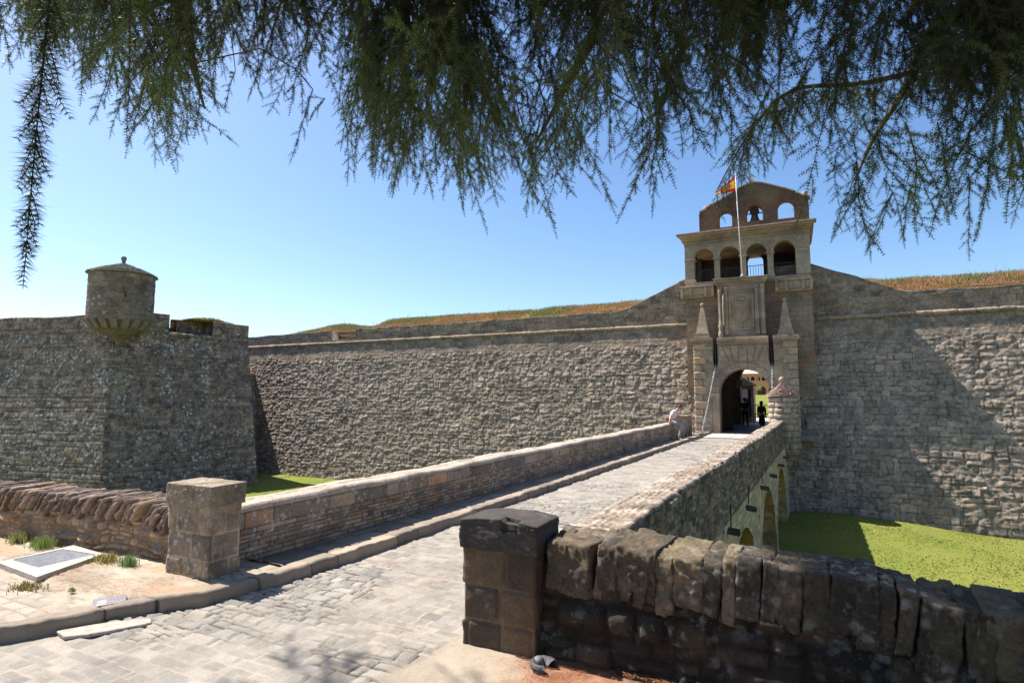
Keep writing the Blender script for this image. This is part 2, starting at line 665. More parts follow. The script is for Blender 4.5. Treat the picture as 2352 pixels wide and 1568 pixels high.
# near plateau below the pavings and its retaining wall
bm = bmesh.new()
add_box(bm, -60, 40, -40, 4.72, -4.6, -.13)
struct(bm_obj('ground', bm, M_earth))


def kerb_x(Y):
    return np.interp(Y, [0, 1.5, 2.5, 3.02, 3.5, 3.77, 4.1, 4.76, 5.2, 31.3],
                     [-6.9, -6.3, -5.82, -5.57, -5.33, -5.13, -5.02, -4.92, -4.90, -3.9])


def br(x5, Y):       # the bridge runs 2.3 degrees off square
    return x5 + .04 * (Y - 5)


# ---- road of setts
xs = np.concatenate([np.arange(-7.2, -1.3, .02), np.arange(-1.3, 4.5, .05)])
ys = [0.6]
while ys[-1] < 31.3:
    ys.append(ys[-1] + (.016 if 1.8 < ys[-1] < 5 else .018 + max(0, ys[-1] - 5) * .003))
ys = np.array(ys)
X, Y = np.meshgrid(xs, ys, indexing='ij')
st_road = dict(rh=.108, rv=.4, w=.165, jit=.9, joint=.004, edge=.012, depth=.020, pop=.008, tilt=.012, rough=.02, rs=12,
               wob=.025, split=.1, fill=.85, mortar=(.31, .275, .23), cv=.2,
               pal=[(.232, .225, .215), (.255, .246, .232), (.21, .206, .20), (.275, .262, .243), (.24, .232, .22)])


def road_post(h, c):
    edge = -2.63 + .08 * np.sin(Y * 5) + .12 * fbm(X * 3, Y * 3, 3, 77)
    m = sstep(-.06, .06, X - edge) * sstep(4.75, 4.5, Y + .2 * fbm(X * 2, Y * 2, 2, 5))
    hs = .004 + fbm(X * 3, Y * 3, 5, 51) * .03
    cs = np.array([.31, .275, .23]) * (1 + fbm(X * 2.5, Y * 2.5, 5, 52) * .7)[..., None]
    # reddish carpet of fallen needles near the wall
    n = sstep(-2.1, -1.55, X + .9 * fbm(X * 1.6, Y * 1.6, 3, 61)) * m
    cn = np.array([.22, .12, .08]) * (1 + fbm(X * 12, Y * 12, 4, 63) * 1.4)[..., None]
    cs = cs * (1 - n[..., None]) + cn * n[..., None]
    h = h * (1 - m) + hs * m
    c = c * (1 - m[..., None]) + cs * m[..., None]
    return h + fbm(X * .35, Y * .35, 3, 9) * .03, c


lim = np.where(Y > 4.74, br(-1.85, Y), 99)
lim2 = np.where(Y > 4.74, br(-6.0, Y), -99)
X = np.clip(X, lim2, lim)
P = np.stack([X, Y, X * 0], -1)
o = sheet('road', P, X, Y, st_road, M_road, None, 11, post=road_post)
struct(o)

# ---- pavement on the left of the kerb
ss = np.concatenate([np.arange(.16, 3.2, .018), np.arange(3.2, 9.5, .06)])
ys2 = np.arange(.8, 4.80, .018)
S, Y2 = np.meshgrid(ss, ys2, indexing='ij')
X2 = kerb_x(Y2) - S
P = np.stack([X2, Y2, X2 * 0 + .118], -1)
st_pave = dict(rh=.115, rv=.15, w=.19, jit=.3, joint=.006, edge=.010, depth=.012, pop=.004, tilt=.004, rough=.003, wob=.006, split=0,
               mortar=(.22, .19, .15), cv=.16, pal=[(.33, .30, .26), (.30, .275, .245), (.355, .32, .275)])


def pave_post(h, c):
    # block paving only near the camera; trodden rock and sand beyond
    e = 3.2 - .25 * (X2 + 6.8) * (X2 > -6.8) + .1 * fbm(X2 * 2, Y2 * 2, 3, 8)
    m = np.maximum(sstep(-.05, .05, Y2 - e), sstep(-5.75, -5.6, X2 + .1 * fbm(X2 * 3, Y2 * 3, 2, 12)))
    ledge = np.abs(fbm(X2 * 1.5 + Y2 * .8, Y2 * 4.5, 5, 91))
    tf = np.maximum(fbm(X2 * .8 + 3, Y2 * 1.6, 5, 192) * 16, -.5) * sstep(.12, .7, S)
    ter = (np.floor(tf) + sstep(.82, 1.0, tf - np.floor(tf))) * .008
    edg = np.exp(-((tf - np.floor(tf) - .9) / .06) ** 2)
    h2 = ter + fbm(X2 * .9, Y2 * 2.2, 5, 92) * .035 - np.exp(-ledge * 45) * .014 + fbm(X2 * 14, Y2 * 14, 4, 93) * .012
    c2 = np.array([.33, .295, .25]) * (1 + fbm(X2 * 3, Y2 * 6, 5, 94) * .6)[..., None]
    c2 *= (1 - .4 * np.exp(-ledge * 50) - .25 * edg)[..., None]
    red = .7 * sstep(.09, .17, fbm(X2 * 1.6, Y2 * 2.4, 5, 95)) * sstep(3.2, 3.7, Y2)
    c2 = c2 * (1 - red[..., None]) + np.array([.34, .23, .15]) * red[..., None]
    hh = h * (1 - m) + h2 * m
    ed = sstep(.15, .42, S)
    return hh * ed - .022 * (1 - ed), c * (1 - m[..., None]) + c2 * m[..., None]


struct(sheet('pavement', P, X2, Y2, st_pave, M_road, None, 21, flip=True, post=pave_post))

# ---- footway flags along the bridge
ys3 = np.arange(4.75, 31.3, .035)
ss3 = np.linspace(.16, 1.05, 36)
S, Y3 = np.meshgrid(ss3, ys3, indexing='ij')
X3 = kerb_x(Y3) - S
P = np.stack([X3, Y3, .118 - .072 * sstep(4.76, 4.86, Y3)], -1)
st_flag = dict(rh=.5, rv=.4, w=.42, jit=.5, joint=.008, edge=.015, depth=.02, pop=.012, tilt=.012, rough=.012, wob=.02, split=.2,
               mortar=(.12, .105, .085), cv=.25, pal=[(.25, .225, .195), (.215, .195, .175), (.28, .245, .205)])
struct(sheet('footpath', P, X3, Y3, st_flag, M_road, None, 23, flip=True, post=lambda h, c: (h * sstep(.15, .3, S) - .012 * (1 - sstep(.15, .3, S)), c)))

yb_ = np.concatenate([np.arange(.8, 6, .1), np.arange(6, 31.3, .5)])
Vb = np.concatenate([np.stack([kerb_x(yb_) - .03, yb_, np.where(yb_ < 4.8, .088, .02)], -1), np.stack([kerb_x(yb_) - np.where(yb_ < 4.7, 9.3, 1.05), yb_, np.where(yb_ < 4.8, .088, .02)], -1)])
nb_ = len(yb_)
Fb = np.stack([np.arange(nb_ - 1), np.arange(1, nb_), np.arange(1, nb_) + nb_, np.arange(nb_ - 1) + nb_], -1)
struct(mesh_np('pavement', Vb, Fb, M_earth))

# ---- kerb stones
ysk = [0.8]
while ysk[-1] < 30.6:
    ysk.append(ysk[-1] + .014 + max(0, ysk[-1] - 6) * .0022)
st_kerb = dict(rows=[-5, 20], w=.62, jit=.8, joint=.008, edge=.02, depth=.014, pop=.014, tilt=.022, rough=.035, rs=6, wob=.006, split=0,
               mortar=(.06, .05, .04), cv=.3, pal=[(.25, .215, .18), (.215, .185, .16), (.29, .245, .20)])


def kerb_prof(y):
    x = kerb_x(y)
    x += .012 * math.sin(y * 7.3) + .010 * math.sin(y * 17.1)
    t = .125 + .006 * math.sin(y * 3.7)
    return [(x - .23, y, t - .09), (x - .21, y, t - .02), (x - .15, y, t - .004), (x - .015, y, t + .002), (x, y, t - .02), (x + .006, y, -.03)]


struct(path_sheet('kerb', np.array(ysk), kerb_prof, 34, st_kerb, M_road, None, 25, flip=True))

# ---- broken flag lying against the kerb
sl = [on_z(*p_, 0.0) for p_ in ((126, 1457), (148, 1472), (205, 1466), (330, 1443), (348, 1438), (345, 1428), (255, 1437))]
bm = bmesh.new()
add_prism(bm, [(q[0], q[1], .008) for q in sl], (0, 0, .03))
bmesh.ops.bevel(bm, geom=bm.edges[:], offset=.006, segments=1, affect='EDGES')
tag(bm_obj('flagstone', bm, plain_mat('flag', (.37, .32, .27), .9, .3, 14, bump=.8)),
    'broken flat stone slab lying on the setts against the kerb', 'paving slab')

# ---- drawbridge slabs before the gate
bm = bmesh.new()
for x0, x1 in ((-3.9, -2.75), (-2.73, -1.9), (-1.88, -1.1)):
    add_box(bm, x0, x1, 28.1, 31.15, .004, .04, .008)
tag(bm_obj('drawbridge_slab', bm, plain_mat('threshold slab', (.42, .39, .35), .85, .2, 4, bump=.3)),
    'pale smooth threshold slabs of the former drawbridge in front of the gate arch', 'threshold')

# ================================================================== MANHOLES, COVERS
def quad_frame(name, pts, z, th, mat, parent):
    bm = bmesh.new()
    add_prism(bm, [(q[0], q[1], z) for q in pts], (0, 0, th))
    return bm_obj(name, bm, mat, parent)


gr = [on_z(*p_, .15) for p_ in ((27, 1288), (88, 1306), (218, 1275), (144, 1263))]
fr = [on_z(*p_, .14) for p_ in ((-6, 1296), (84, 1330), (238, 1276), (168, 1256), (120, 1258))]
mc = np.mean(gr, axis=0)
mh = empty('drain_grate', (mc[0], mc[1], .12))
tag(mh, 'dark metal grating set in a raised concrete frame on the left pavement', 'drain grate')
M_conc = plain_mat('concrete', (.42, .38, .32), .9, .25, 9, bump=.6)
bm = bmesh.new()
n_ = len(fr)
top = .165
inner = gr
# frame as four walls round the grate
ord_f = [fr[0], fr[1], fr[2], fr[3]]
for i in range(4):
    a, b = ord_f[i], ord_f[(i + 1) % 4]
    c, d = inner[(i + 1) % 4], inner[i]
    add_prism(bm, [(a[0], a[1], .1), (b[0], b[1], .1), (c[0], c[1], .1), (d[0], d[1], .1)], (0, 0, .065))
bm_obj('frame', bm, M_conc, mh)
bm = bmesh.new()
A, B, Cc, D = [np.array(q) for q in inner]
for k in range(23):
    t = (k + .5) / 23
    p0 = A * (1 - t) + D * t
    p1 = B * (1 - t) + Cc * t
    add_tube(bm, [(p0[0], p0[1], .155), (p1[0], p1[1], .155)], .008, 4)
for k in range(19):
    t = (k + .5) / 19
    p0 = A * (1 - t) + B * t
    p1 = D * (1 - t) + Cc * t
    add_tube(bm, [(p0[0], p0[1], .151), (p1[0], p1[1], .151)], .008, 4)
bm_obj('grating', bm, plain_mat('grate metal', (.24, .23, .235), .5, .3, 14, metal=.4), mh)
bm = bmesh.new()
add_prism(bm, [(q[0], q[1], .128) for q in inner], (0, 0, .008))
bm_obj('pit', bm, plain_mat('pit dark', (.02, .018, .018), .9, .2, 20), mh)

cv = [on_z(*p_, .13) for p_ in ((209, 1394), (289, 1381), (291, 1364), (214, 1375))]
mc = np.mean(cv, axis=0)
ch = empty('utility_cover', (mc[0], mc[1], .12))
tag(ch, 'small ribbed metal utility cover in the pavement beside the kerb', 'utility cover')
M_cov = plain_mat('cover metal', (.30, .28, .28), .5, .2, 20, metal=.4)
quad_frame('plate', cv, .119, .012, M_cov, ch)
bm = bmesh.new()
A, B, Cc, D = [np.array(q) for q in cv]
for k in range(24):
    t = (k + .7) / 24.5
    p0 = (A * (1 - t) + B * t)
    p1 = (D * (1 - t) + Cc * t)
    u0, u1 = (.08, .92) if not 2 < k < 10 else (.72, .92)
    q0 = p0 * (1 - u0) + p1 * u0
    q1 = p0 * (1 - u1) + p1 * u1
    add_tube(bm, [(q0[0], q0[1], .132), (q1[0], q1[1], .132)], .003, 4)
bm_obj('rib', bm, M_cov, ch)

# ================================================================== STONE BLOCKS
def add_rock(V, Fc, C, c, size, rot=(0, 0, 0), seg=5, noise_a=.06, power=4.0, seed=0, col=(.3, .27, .23), cn=.5):
    """superquadric block, appended to lists"""
    t = np.linspace(-1, 1, seg + 1)
    rm = Matrix.Rotation(rot[2], 3, 'Z') @ Matrix.Rotation(rot[1], 3, 'Y') @ Matrix.Rotation(rot[0], 3, 'X')
    rm = np.array(rm)
    for ax in range(3):
        for sg in (-1, 1):
            a, b = np.meshgrid(t, t, indexing='ij')
            q = np.zeros(a.shape + (3,))
            q[..., ax] = sg
            q[..., (ax + 1) % 3] = a
            q[..., (ax + 2) % 3] = b * sg
            nn = (np.abs(q) ** power).sum(-1) ** (1 / power)
            q = q / nn[..., None]
            s = np.array(size) / 2
            w_ = q * s
            off = fbm(w_[..., 0] * 7 + seed * 3.1 + w_[..., 2] * 5, w_[..., 1] * 7 + w_[..., 2] * 9 + seed, 4, seed) * noise_a * 2
            off2 = fbm(w_[..., 0] * 25 + seed, w_[..., 1] * 25 + w_[..., 2] * 31, 3, seed + 3) * noise_a * .9
            off2 = off2 - np.abs(fbm(w_[..., 0] * 11 + seed * 2, w_[..., 1] * 9 + w_[..., 2] * 14, 3, seed + 4)) * noise_a * 1.2
            w_ = w_ * (1 + ((off + off2) / np.maximum(np.linalg.norm(w_, axis=-1), .04))[..., None])
            w_ = w_ @ rm.T + np.array(c)
            i0 = sum(len(v) for v in V)
            V.append(w_.reshape(-1, 3))
            cc = np.array(col) * (1 + fbm(w_[..., 0] * 9, w_[..., 1] * 9 + w_[..., 2] * 8, 4, seed + 9) * cn)[..., None]
            C.append(cc.reshape(-1, 3))
            id_ = np.arange(a.size).reshape(a.shape) + i0
            Fc.append(np.stack([id_[:-1, :-1], id_[1:, :-1], id_[1:, 1:], id_[:-1, 1:]], -1).reshape(-1, 4))


def rocks_obj(name, V, Fc, C, mat, parent=None):
    o = mesh_np(name, np.concatenate(V), np.concatenate(Fc), mat, parent, np.clip(np.concatenate(C), .005, .9), smooth=(name not in ('coping',)))
    bm = bmesh.new()
    bm.from_mesh(o.data)
    bmesh.ops.remove_doubles(bm, verts=bm.verts[:], dist=.0004)
    bm.to_mesh(o.data)
    bm.free()
    return o


def pillar(x0, x1, y0, y1, z0, zc, zt, over, pal, mat, seed, label, cap_col, notch=False):
    p = empty('stone_pillar', ((x0 + x1) / 2, (y0 + y1) / 2, z0))
    tag(p, label, 'pillar')
    per = [(x0, y1), (x0, y0), (x1, y0), (x1, y1), (x0, y1)]
    pts = []
    us = []
    L = 0
    for (a, b), (c, d) in zip(per[:-1], per[1:]):
        l_ = math.hypot(c - a, d - b)
        k = int(l_ / .014)
        for i in range(k):
            t = i / k
            pts.append((a + (c - a) * t, b + (d - b) * t))
            us.append(L + l_ * t)
        L += l_
    pts.append(per[-1])
    us.append(L)
    pts = np.array(pts)
    zs = np.arange(z0 - .1, zc + .012, .014)
    U = np.repeat(np.array(us)[:, None], len(zs), 1)
    V = np.repeat(zs[None], len(us), 0)
    P = np.zeros(U.shape + (3,))
    P[..., 0] = pts[:, 0:1]
    P[..., 1] = pts[:, 1:2]
    P[..., 2] = V
    r_ = np.linspace(z0, zc, 4)
    st = dict(rows=[z0 - .3, z0, z0 + (zc - z0) * .30, z0 + (zc - z0) * .64, zc + .2], w=.30, jit=.3, joint=.008, edge=.014, depth=.014, pop=.012,
              tilt=.01, rough=.022, rs=8, wob=.008, split=0, mortar=tuple(1.6 * v for v in pal[1]), cv=.3, pal=pal)
    sheet('shaft', P, U, V, st, mat, p, seed, flip=False)
    Vv, Ff, Cc_ = [], [], []
    add_rock(Vv, Ff, Cc_, ((x0 + x1) / 2, (y0 + y1) / 2, (zc + zt) / 2), (x1 - x0 + 2 * over, y1 - y0 + 2 * over, zt - zc), (0, 0, 0), 44, .014, 40., seed, cap_col, .35)
    if notch:
        for v in Vv:
            m = (np.abs(v[:, 0] - (x1 - .2)) < .07) & (v[:, 1] < y0 + .05) & (v[:, 2] > zt - .09)
            v[m, 2] -= .03
            v[m, 1] += .035
            w2 = v[:, 2] > zt - .05
            v[w2, 2] -= (np.abs(v[w2, 0] - (x0 + x1) / 2) ** 2) * .25
    rocks_obj('cap', Vv, Ff, Cc_, mat, p)
    return p


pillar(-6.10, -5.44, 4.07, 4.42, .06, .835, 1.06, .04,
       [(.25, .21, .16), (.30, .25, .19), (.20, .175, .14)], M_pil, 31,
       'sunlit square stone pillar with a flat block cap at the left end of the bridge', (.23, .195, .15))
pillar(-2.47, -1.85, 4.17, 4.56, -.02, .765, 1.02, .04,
       [(.085, .068, .048), (.11, .08, .055), (.07, .056, .044)], M_pilR, 33,  # tree shade is put into this darker stone palette
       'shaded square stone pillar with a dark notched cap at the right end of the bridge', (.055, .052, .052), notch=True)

# ================================================================== LOW RUBBLE WALLS
wl = empty('rubble_wall', (-9, 4.4, .1))
tag(wl, 'low reddish rubble wall with slanting coping slabs running left of the sunlit pillar', 'stone wall')
us = np.arange(-14.5, -6.08, .02)


def lw_y(x):
    return float(np.interp(x, [-14, -9.65, -8.38, -7.4, -6.1], [3.9, 4.12, 4.24, 4.33, 4.36]))


def lw_prof(x):
    y = lw_y(x)
    return [(x, y - .05, .05), (x, y - .01, .16), (x, y + .02, .48), (x, y + .06, .52), (x, y + .3, .56), (x, y + .5, .5), (x, y + .5, -.3)]


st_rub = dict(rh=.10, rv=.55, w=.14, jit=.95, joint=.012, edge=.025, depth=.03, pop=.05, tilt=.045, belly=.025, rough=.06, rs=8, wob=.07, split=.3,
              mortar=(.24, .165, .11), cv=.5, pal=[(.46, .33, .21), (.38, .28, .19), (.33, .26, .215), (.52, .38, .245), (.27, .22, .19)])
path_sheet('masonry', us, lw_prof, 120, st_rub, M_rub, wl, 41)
rng = random.Random(5)
Vv, Ff, Cc_ = [], [], []
x = -14.4
i = 0
while x < -6.28:
    wdt = rng.uniform(.014, .05)
    zt = .60 + .012 * math.sin(x * 3) + rng.uniform(-.04, .03) - (.03 if x > -6.9 else 0)
    h_ = rng.uniform(.27, .34)
    cc = rng.choice([(.24, .195, .175), (.19, .155, .145), (.31, .25, .215), (.14, .12, .115), (.36, .285, .23)])
    add_rock(Vv, Ff, Cc_, (x, lw_y(x) + .24 + rng.uniform(-.02, .02), zt), (wdt * 1.02, rng.uniform(.42, .64), h_ * rng.uniform(.85, 1.1)),
             (rng.uniform(-.06, .06), .68 + rng.uniform(-.14, .14), rng.uniform(-.12, .12)), 15, .03, 14., 100 + i, cc, .9)
    x += wdt / math.cos(.62) * .93
    i += 1
rocks_obj('coping', Vv, Ff, Cc_, M_rub, wl)

wr = empty('rubble_wall', (1, 4.5, 0))
tag(wr, 'low dark rubble wall with upright coping stones in tree shade right of the notched pillar', 'stone wall')
us = np.concatenate([np.arange(-1.9, 1.7, .02), np.arange(1.7, 6, .06)])


def rw_top(x):
    return float(np.interp(x, [-1.9, .35, .55, .75, 1.3, 2.5, 6], [.89, .86, .79, .77, .74, .70, .6]))


def rw_prof(x):
    t = rw_top(x) - .3
    return [(x, 4.24, -.12), (x, 4.28, .2), (x, 4.31, t), (x, 4.36, t + .02), (x, 4.6, t + .04), (x, 4.76, t), (x, 4.78, -.6), (x, 4.80, -4.2)]


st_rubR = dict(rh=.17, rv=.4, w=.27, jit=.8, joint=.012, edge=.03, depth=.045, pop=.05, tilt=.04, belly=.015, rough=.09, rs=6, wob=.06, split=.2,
               mortar=(.018, .014, .011), cv=.8, pal=[(.045, .035, .026), (.03, .024, .02), (.062, .046, .032), (.035, .03, .024)])  # stone colours lowered so the wall carries deep tree shade
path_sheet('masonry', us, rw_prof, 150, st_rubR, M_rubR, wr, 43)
Vv, Ff, Cc_ = [], [], []
x = -1.80
i = 0
while x < 5.5:
    wdt = rng.choice([.06, .08, .11, .14, .18, .24])
    t = rw_top(x)
    h_ = rng.uniform(.36, .44)
    cc = tuple(v * (1.0 if x < -.3 else .62) for v in rng.choice([(.13, .105, .075), (.10, .082, .06), (.16, .13, .09), (.08, .068, .052)]))  # stones farther right toned down for the deeper shade there
    add_rock(Vv, Ff, Cc_, (x + wdt / 2, 4.53, t - h_ / 2 + rng.uniform(-.014, .014)), (wdt * 1.2, .58, h_),
             (rng.uniform(-.06, .06), rng.uniform(-.02, .22), rng.uniform(-.12, .12)), 26, .028, 14., 300 + i, cc, .8)
    x += wdt
    i += 1
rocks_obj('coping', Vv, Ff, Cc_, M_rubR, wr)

# ================================================================== BRIDGE
bridge = empty('stone_bridge', (-3.4, 17, 0))
tag(bridge, 'long stone footbridge with two masonry parapets crossing the moat to the gate', 'bridge')


def ysamp(a, b, s0, k):
    r = [a]
    while r[-1] < b:
        r.append(min(b, r[-1] + s0 + k * max(0, r[-1] - 5)))
    return np.array(r)


yl = ysamp(4.40, 28.0, .016, .0022)


def pl_prof(y):
    xi = br(-5.73, y)
    zt = .71 + .012 * math.sin(y * 1.3) + .008 * math.sin(y * 4.1)
    return [(xi, y, -.02), (xi, y, zt - .03), (xi - .03, y, zt), (xi - .22, y, zt + .02), (xi - .42, y, zt), (xi - .46, y, zt - .03), (xi - .46, y, -.42)]


rows = [0, .05]
rr = random.Random(3)
while rows[-1] < .46:
    rows.append(rows[-1] + rr.uniform(.045, .068))
rows += [.665, .92, 1.2]
v_ = rows[-1]
while v_ < 4:
    v_ += .15
    rows.append(v_)
st_par = dict(rows=rows, w=.2, jit=.8, joint=.005, edge=.009, depth=.016, pop=.014, tilt=.008, rough=.012, rs=10, wob=.005, split=0,
              wscale=lambda hh: np.where(hh > .1, 2.6, 1.0),
              mortar=(.10, .085, .07), cv=.5, pal=[(.29, .245, .195), (.24, .205, .17), (.33, .27, .205), (.20, .175, .15), (.36, .30, .22), (.27, .23, .19), (.25, .215, .18), (.36, .235, .16)])


def par_post(h, c):
    return h, c


def par_post_l(h, c):
    # the top is blended to a paler tone along its whole length
    n = c.shape[1]
    k = np.arange(n) / n
    # profile position: top lies after the inner face
    Lt = .70 / 2.37
    t = sstep(Lt - .006, Lt + .004, k) * (1 - sstep(Lt + .2, Lt + .22, k))
    c = c * (1 - t[None, :, None] * .85) + np.array([.40, .36, .32]) * (t * .85)[None, :, None]
    return h, c


o = path_sheet('parapet', yl, pl_prof, 210, st_par, M_par, bridge, 51, flip=False, post=par_post_l)
o['label'] = 'brick-coursed left parapet with pale top beside the footway'
yr = ysamp(4.75, 30.1, .02, .0022)


def pr_prof(y):
    xo = br(-1.53, y)
    zt = .735 + .015 * math.sin(y * .9) + (.04 * (y - 20) / 10 if y > 20 else 0)
    # old stones jut out unevenly along the outer edge
    jg = .018 * math.sin(y * 9.1) + .014 * math.sin(y * 23.0)
    wt = .50 - .004 * (y - 5) + (.5 * max(0, 5.5 - y))
    return [(xo - wt, y, -.02), (xo - wt, y, zt - .02), (xo - wt + .03, y, zt), (xo - .03 + jg, y, zt + .005), (xo + jg, y, zt - .025), (xo + .01, y, zt - .08), (xo + .02, y, -.42)]


st_parR = dict(rh=.085, rv=.35, w=.24, jit=.8, joint=.005, edge=.014, depth=.014, pop=.02, tilt=.016, rough=.018, rs=8, wob=.03, split=.1,
               mortar=(.07, .055, .045), cv=.6, pal=[(.17, .135, .105), (.12, .10, .08), (.22, .165, .125), (.09, .075, .065), (.19, .15, .12), (.28, .22, .17)])


def parR_post(h, c):
    n = c.shape[1]
    k = np.arange(n) / n
    tot = .75 + .55 + 1.2
    t = sstep(.27, .30, k) * (1 - sstep(.50, .525, k))
    Yy = np.repeat(yr[:, None], n, 1)
    Kk = np.repeat(k[None], len(yr), 0)
    brk = np.where(fbm(Yy * 3.5, Kk * 4, 4, 3)[..., None] > .03, np.array([.36, .325, .285]), np.array([.24, .20, .165])) * (1 + fbm(Yy * 16, Kk * 12, 4, 5) * 1.1)[..., None]
    t = t[None, :, None] * .9
    return h, c * (1 - t) + brk * t


o = path_sheet('parapet', yr, pr_prof, 170, st_parR, M_parR, bridge, 53, flip=True, post=parR_post)
o['label'] = 'outer right parapet with a wide brick-edged top'

# arches: east face with openings, then barrel soffits through the bridge
openings = [(13.9, 2.75), (20.03, 2.75), (26.2, 2.75)]
Zc, Zr = -.96, 2.6      # crown height, rise


def arch_z(y):
    for c_, r_2 in openings:
        if abs(y - c_) < r_2:
            return Zc - Zr * (1 - math.sqrt(max(0, 1 - ((y - c_) / r_2) ** 2)))
    return None


bm = bmesh.new()
for side, x5, th in (('r', -1.50, 1), ('l', -6.21, -1)):
    pass
# spandrel sheets, built column by column so the opening edges are exact
ysb = sorted(set([4.75, 30.9] + [c_ + s * r_2 for c_, r_2 in openings for s in (-1, 1)] + list(np.arange(4.8, 30.8, .09))))
nz = 60
Pm, Um, Vm, keep = [], [], [], []
for y in ysb:
    z = arch_z(y + 1e-4) if arch_z(y + 1e-4) is not None else arch_z(y - 1e-4)
    lo = z if z is not None else -4.3
    zz = np.linspace(lo, -.38, nz)
    Pm.append(np.stack([np.full(nz, br(-1.50, y)), np.full(nz, y), zz], -1))
    Um.append(np.full(nz, y))
    Vm.append(zz)
st_arch = dict(rh=.16, rv=.25, w=.34, jit=.6, joint=.006, edge=.02, depth=.012, pop=.012, tilt=.008, rough=.012, rs=5, wob=.015, split=.1,
               mortar=(.26, .225, .15), cv=.35, pal=[(.46, .40, .28), (.40, .355, .26), (.52, .44, .30), (.36, .32, .24)])
# one continuous strip per solid/open span so that steps at piers stay vertical
Pm, Um, Vm = np.array(Pm), np.array(Um), np.array(Vm)
spans = []
edges = [4.75] + [c_ + s * r_2 for c_, r_2 in openings for s in (-1, 1)] + [31.9]
Vv, Ff, Cc_ = [], [], []


def strip(y0, y1, opening, xf, seed, nrm):
    yy = np.linspace(y0, y1, max(6, int((y1 - y0) / .07)))
    Z = []
    for y in yy:
        lo = -4.3
        if opening is not None:
            c_, r_2 = opening
            lo = Zc - Zr * (1 - math.sqrt(max(0, 1 - ((y - c_) / r_2) ** 2)))
        Z.append(np.linspace(lo, -.38, nz))
    Z = np.array(Z)
    U = np.repeat(yy[:, None], nz, 1)
    X_ = xf + .04 * (U - 5)
    h, c = masonry(U, Z, st_arch, seed)
    X_ = X_ + nrm * h
    i0 = sum(len(v) for v in Vv)
    Vv.append(np.stack([X_, U, Z], -1).reshape(-1, 3))
    Cc_.append(c.reshape(-1, 3))
    id_ = np.arange(U.size).reshape(U.shape) + i0
    q = np.stack([id_[:-1, :-1], id_[1:, :-1], id_[1:, 1:], id_[:-1, 1:]], -1).reshape(-1, 4)
    Ff.append(q if nrm > 0 else q[:, ::-1])


for xf, nrm, sd in ((-1.50, 1, 55), (-6.22, -1, 56)):
    for k in range(len(edges) - 1):
        strip(edges[k], edges[k + 1], openings[(k - 1) // 2] if k % 2 == 1 else None, xf, sd, nrm)
# soffits and pier sides
for c_, r_2 in openings:
    th_ = np.concatenate([[None] * 12, np.linspace(math.pi, 0, 50), [None] * 12])
    yz = [(c_ - r_2, z) for z in np.linspace(-4.3, Zc - Zr - .02, 12)] + \
         [(c_ + r_2 * math.cos(a), Zc - Zr + Zr * math.sin(a)) for a in np.linspace(math.pi, 0, 50)] + \
         [(c_ + r_2, z) for z in np.linspace(Zc - Zr - .02, -4.3, 12)]
    yz = np.array(yz)
    L = np.concatenate([[0], np.cumsum(np.linalg.norm(np.diff(yz, axis=0), axis=1))])
    s = np.linspace(0, L[-1], 150)
    yy = np.interp(s, L, yz[:, 0])
    zz = np.interp(s, L, yz[:, 1])
    tt = np.linspace(0, 1, 70)
    U = np.repeat((tt * 4.72)[:, None], 150, 1)
    V = np.repeat(s[None], 70, 0)
    Yg = np.repeat(yy[None], 70, 0)
    Xg = (-6.22 + U) + .04 * (Yg - 5)
    Zg = np.repeat(zz[None], 70, 0)
    h, c = masonry(U, V, st_arch, 57)
    i0 = sum(len(v) for v in Vv)
    Vv.append(np.stack([Xg, Yg, Zg], -1).reshape(-1, 3))
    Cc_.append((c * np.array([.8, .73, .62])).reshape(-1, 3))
    id_ = np.arange(U.size).reshape(U.shape) + i0
    Ff.append(np.stack([id_[:-1, :-1], id_[1:, :-1], id_[1:, 1:], id_[:-1, 1:]], -1).reshape(-1, 4))
o = mesh_np('arches', np.concatenate(Vv), np.concatenate(Ff), M_arch, bridge, np.concatenate(Cc_))
# string of flat stones under the parapet
bm = bmesh.new()
for y, zz in ((8.6, -.52), (11.6, -.52), (14.47, -.59), (17.9, -.61), (21.0, -.65), (24.87, -.72), (28.0, -.72)):
    bm2 = bmesh.new()
    xb = br(-1.5, y)
    add_box(bm2, xb - .1, xb + .24, y - .085, y + .085, zz - .04, zz + .035, .02)
    add_box(bm2, xb - .1, xb + .22, y - .082, y - .055, zz + .03, zz + .065, .008)
    add_box(bm2, xb - .1, xb + .22, y + .055, y + .082, zz + .03, zz + .065, .008)
    bmesh.ops.rotate(bm2, verts=bm2.verts[:], cent=(xb, y, zz), matrix=Matrix.Rotation(.12, 3, 'Y'))
    bm_obj('water_spout', bm2, plain_mat('spout', (.09, .075, .065), .9, .3, 12), bridge)
bm.free()
for y in (11.75, 14.6, 18.0):
    bm = bmesh.new()
    xb = br(-1.5, y) + .05
    add_tube(bm, [(xb, y, -.5), (xb + .01, y, -.05)], .012, 6)
    bm_obj('drain_pipe', bm, M_iron, bridge)
# end pier of the left parapet beside the gate
pe = bmesh.new()
add_box(pe, -5.2, -4.62, 28.0, 29.55, -1.0, .93, .02)
add_box(pe, -5.26, -4.57, 27.95, 29.6, .932, 1.02, .02)
bm_obj('end_pier', pe, M_tower, bridge)
bm = bmesh.new()
add_box(bm, -5.9, -1.3, 4.8, 5.3, -4.3, -.14)
bm_obj('abutment', bm, M_tower, bridge)
bm = bmesh.new()
add_box(bm, -4.95, -.55, 29.6, 31.6, -.75, -.05)
bm_obj('abutment', bm, M_tower, bridge)

# ================================================================== CURTAIN WALLS
BAT = .20


def cwall_y(z):
    return 33 - BAT * (5.8 - z)


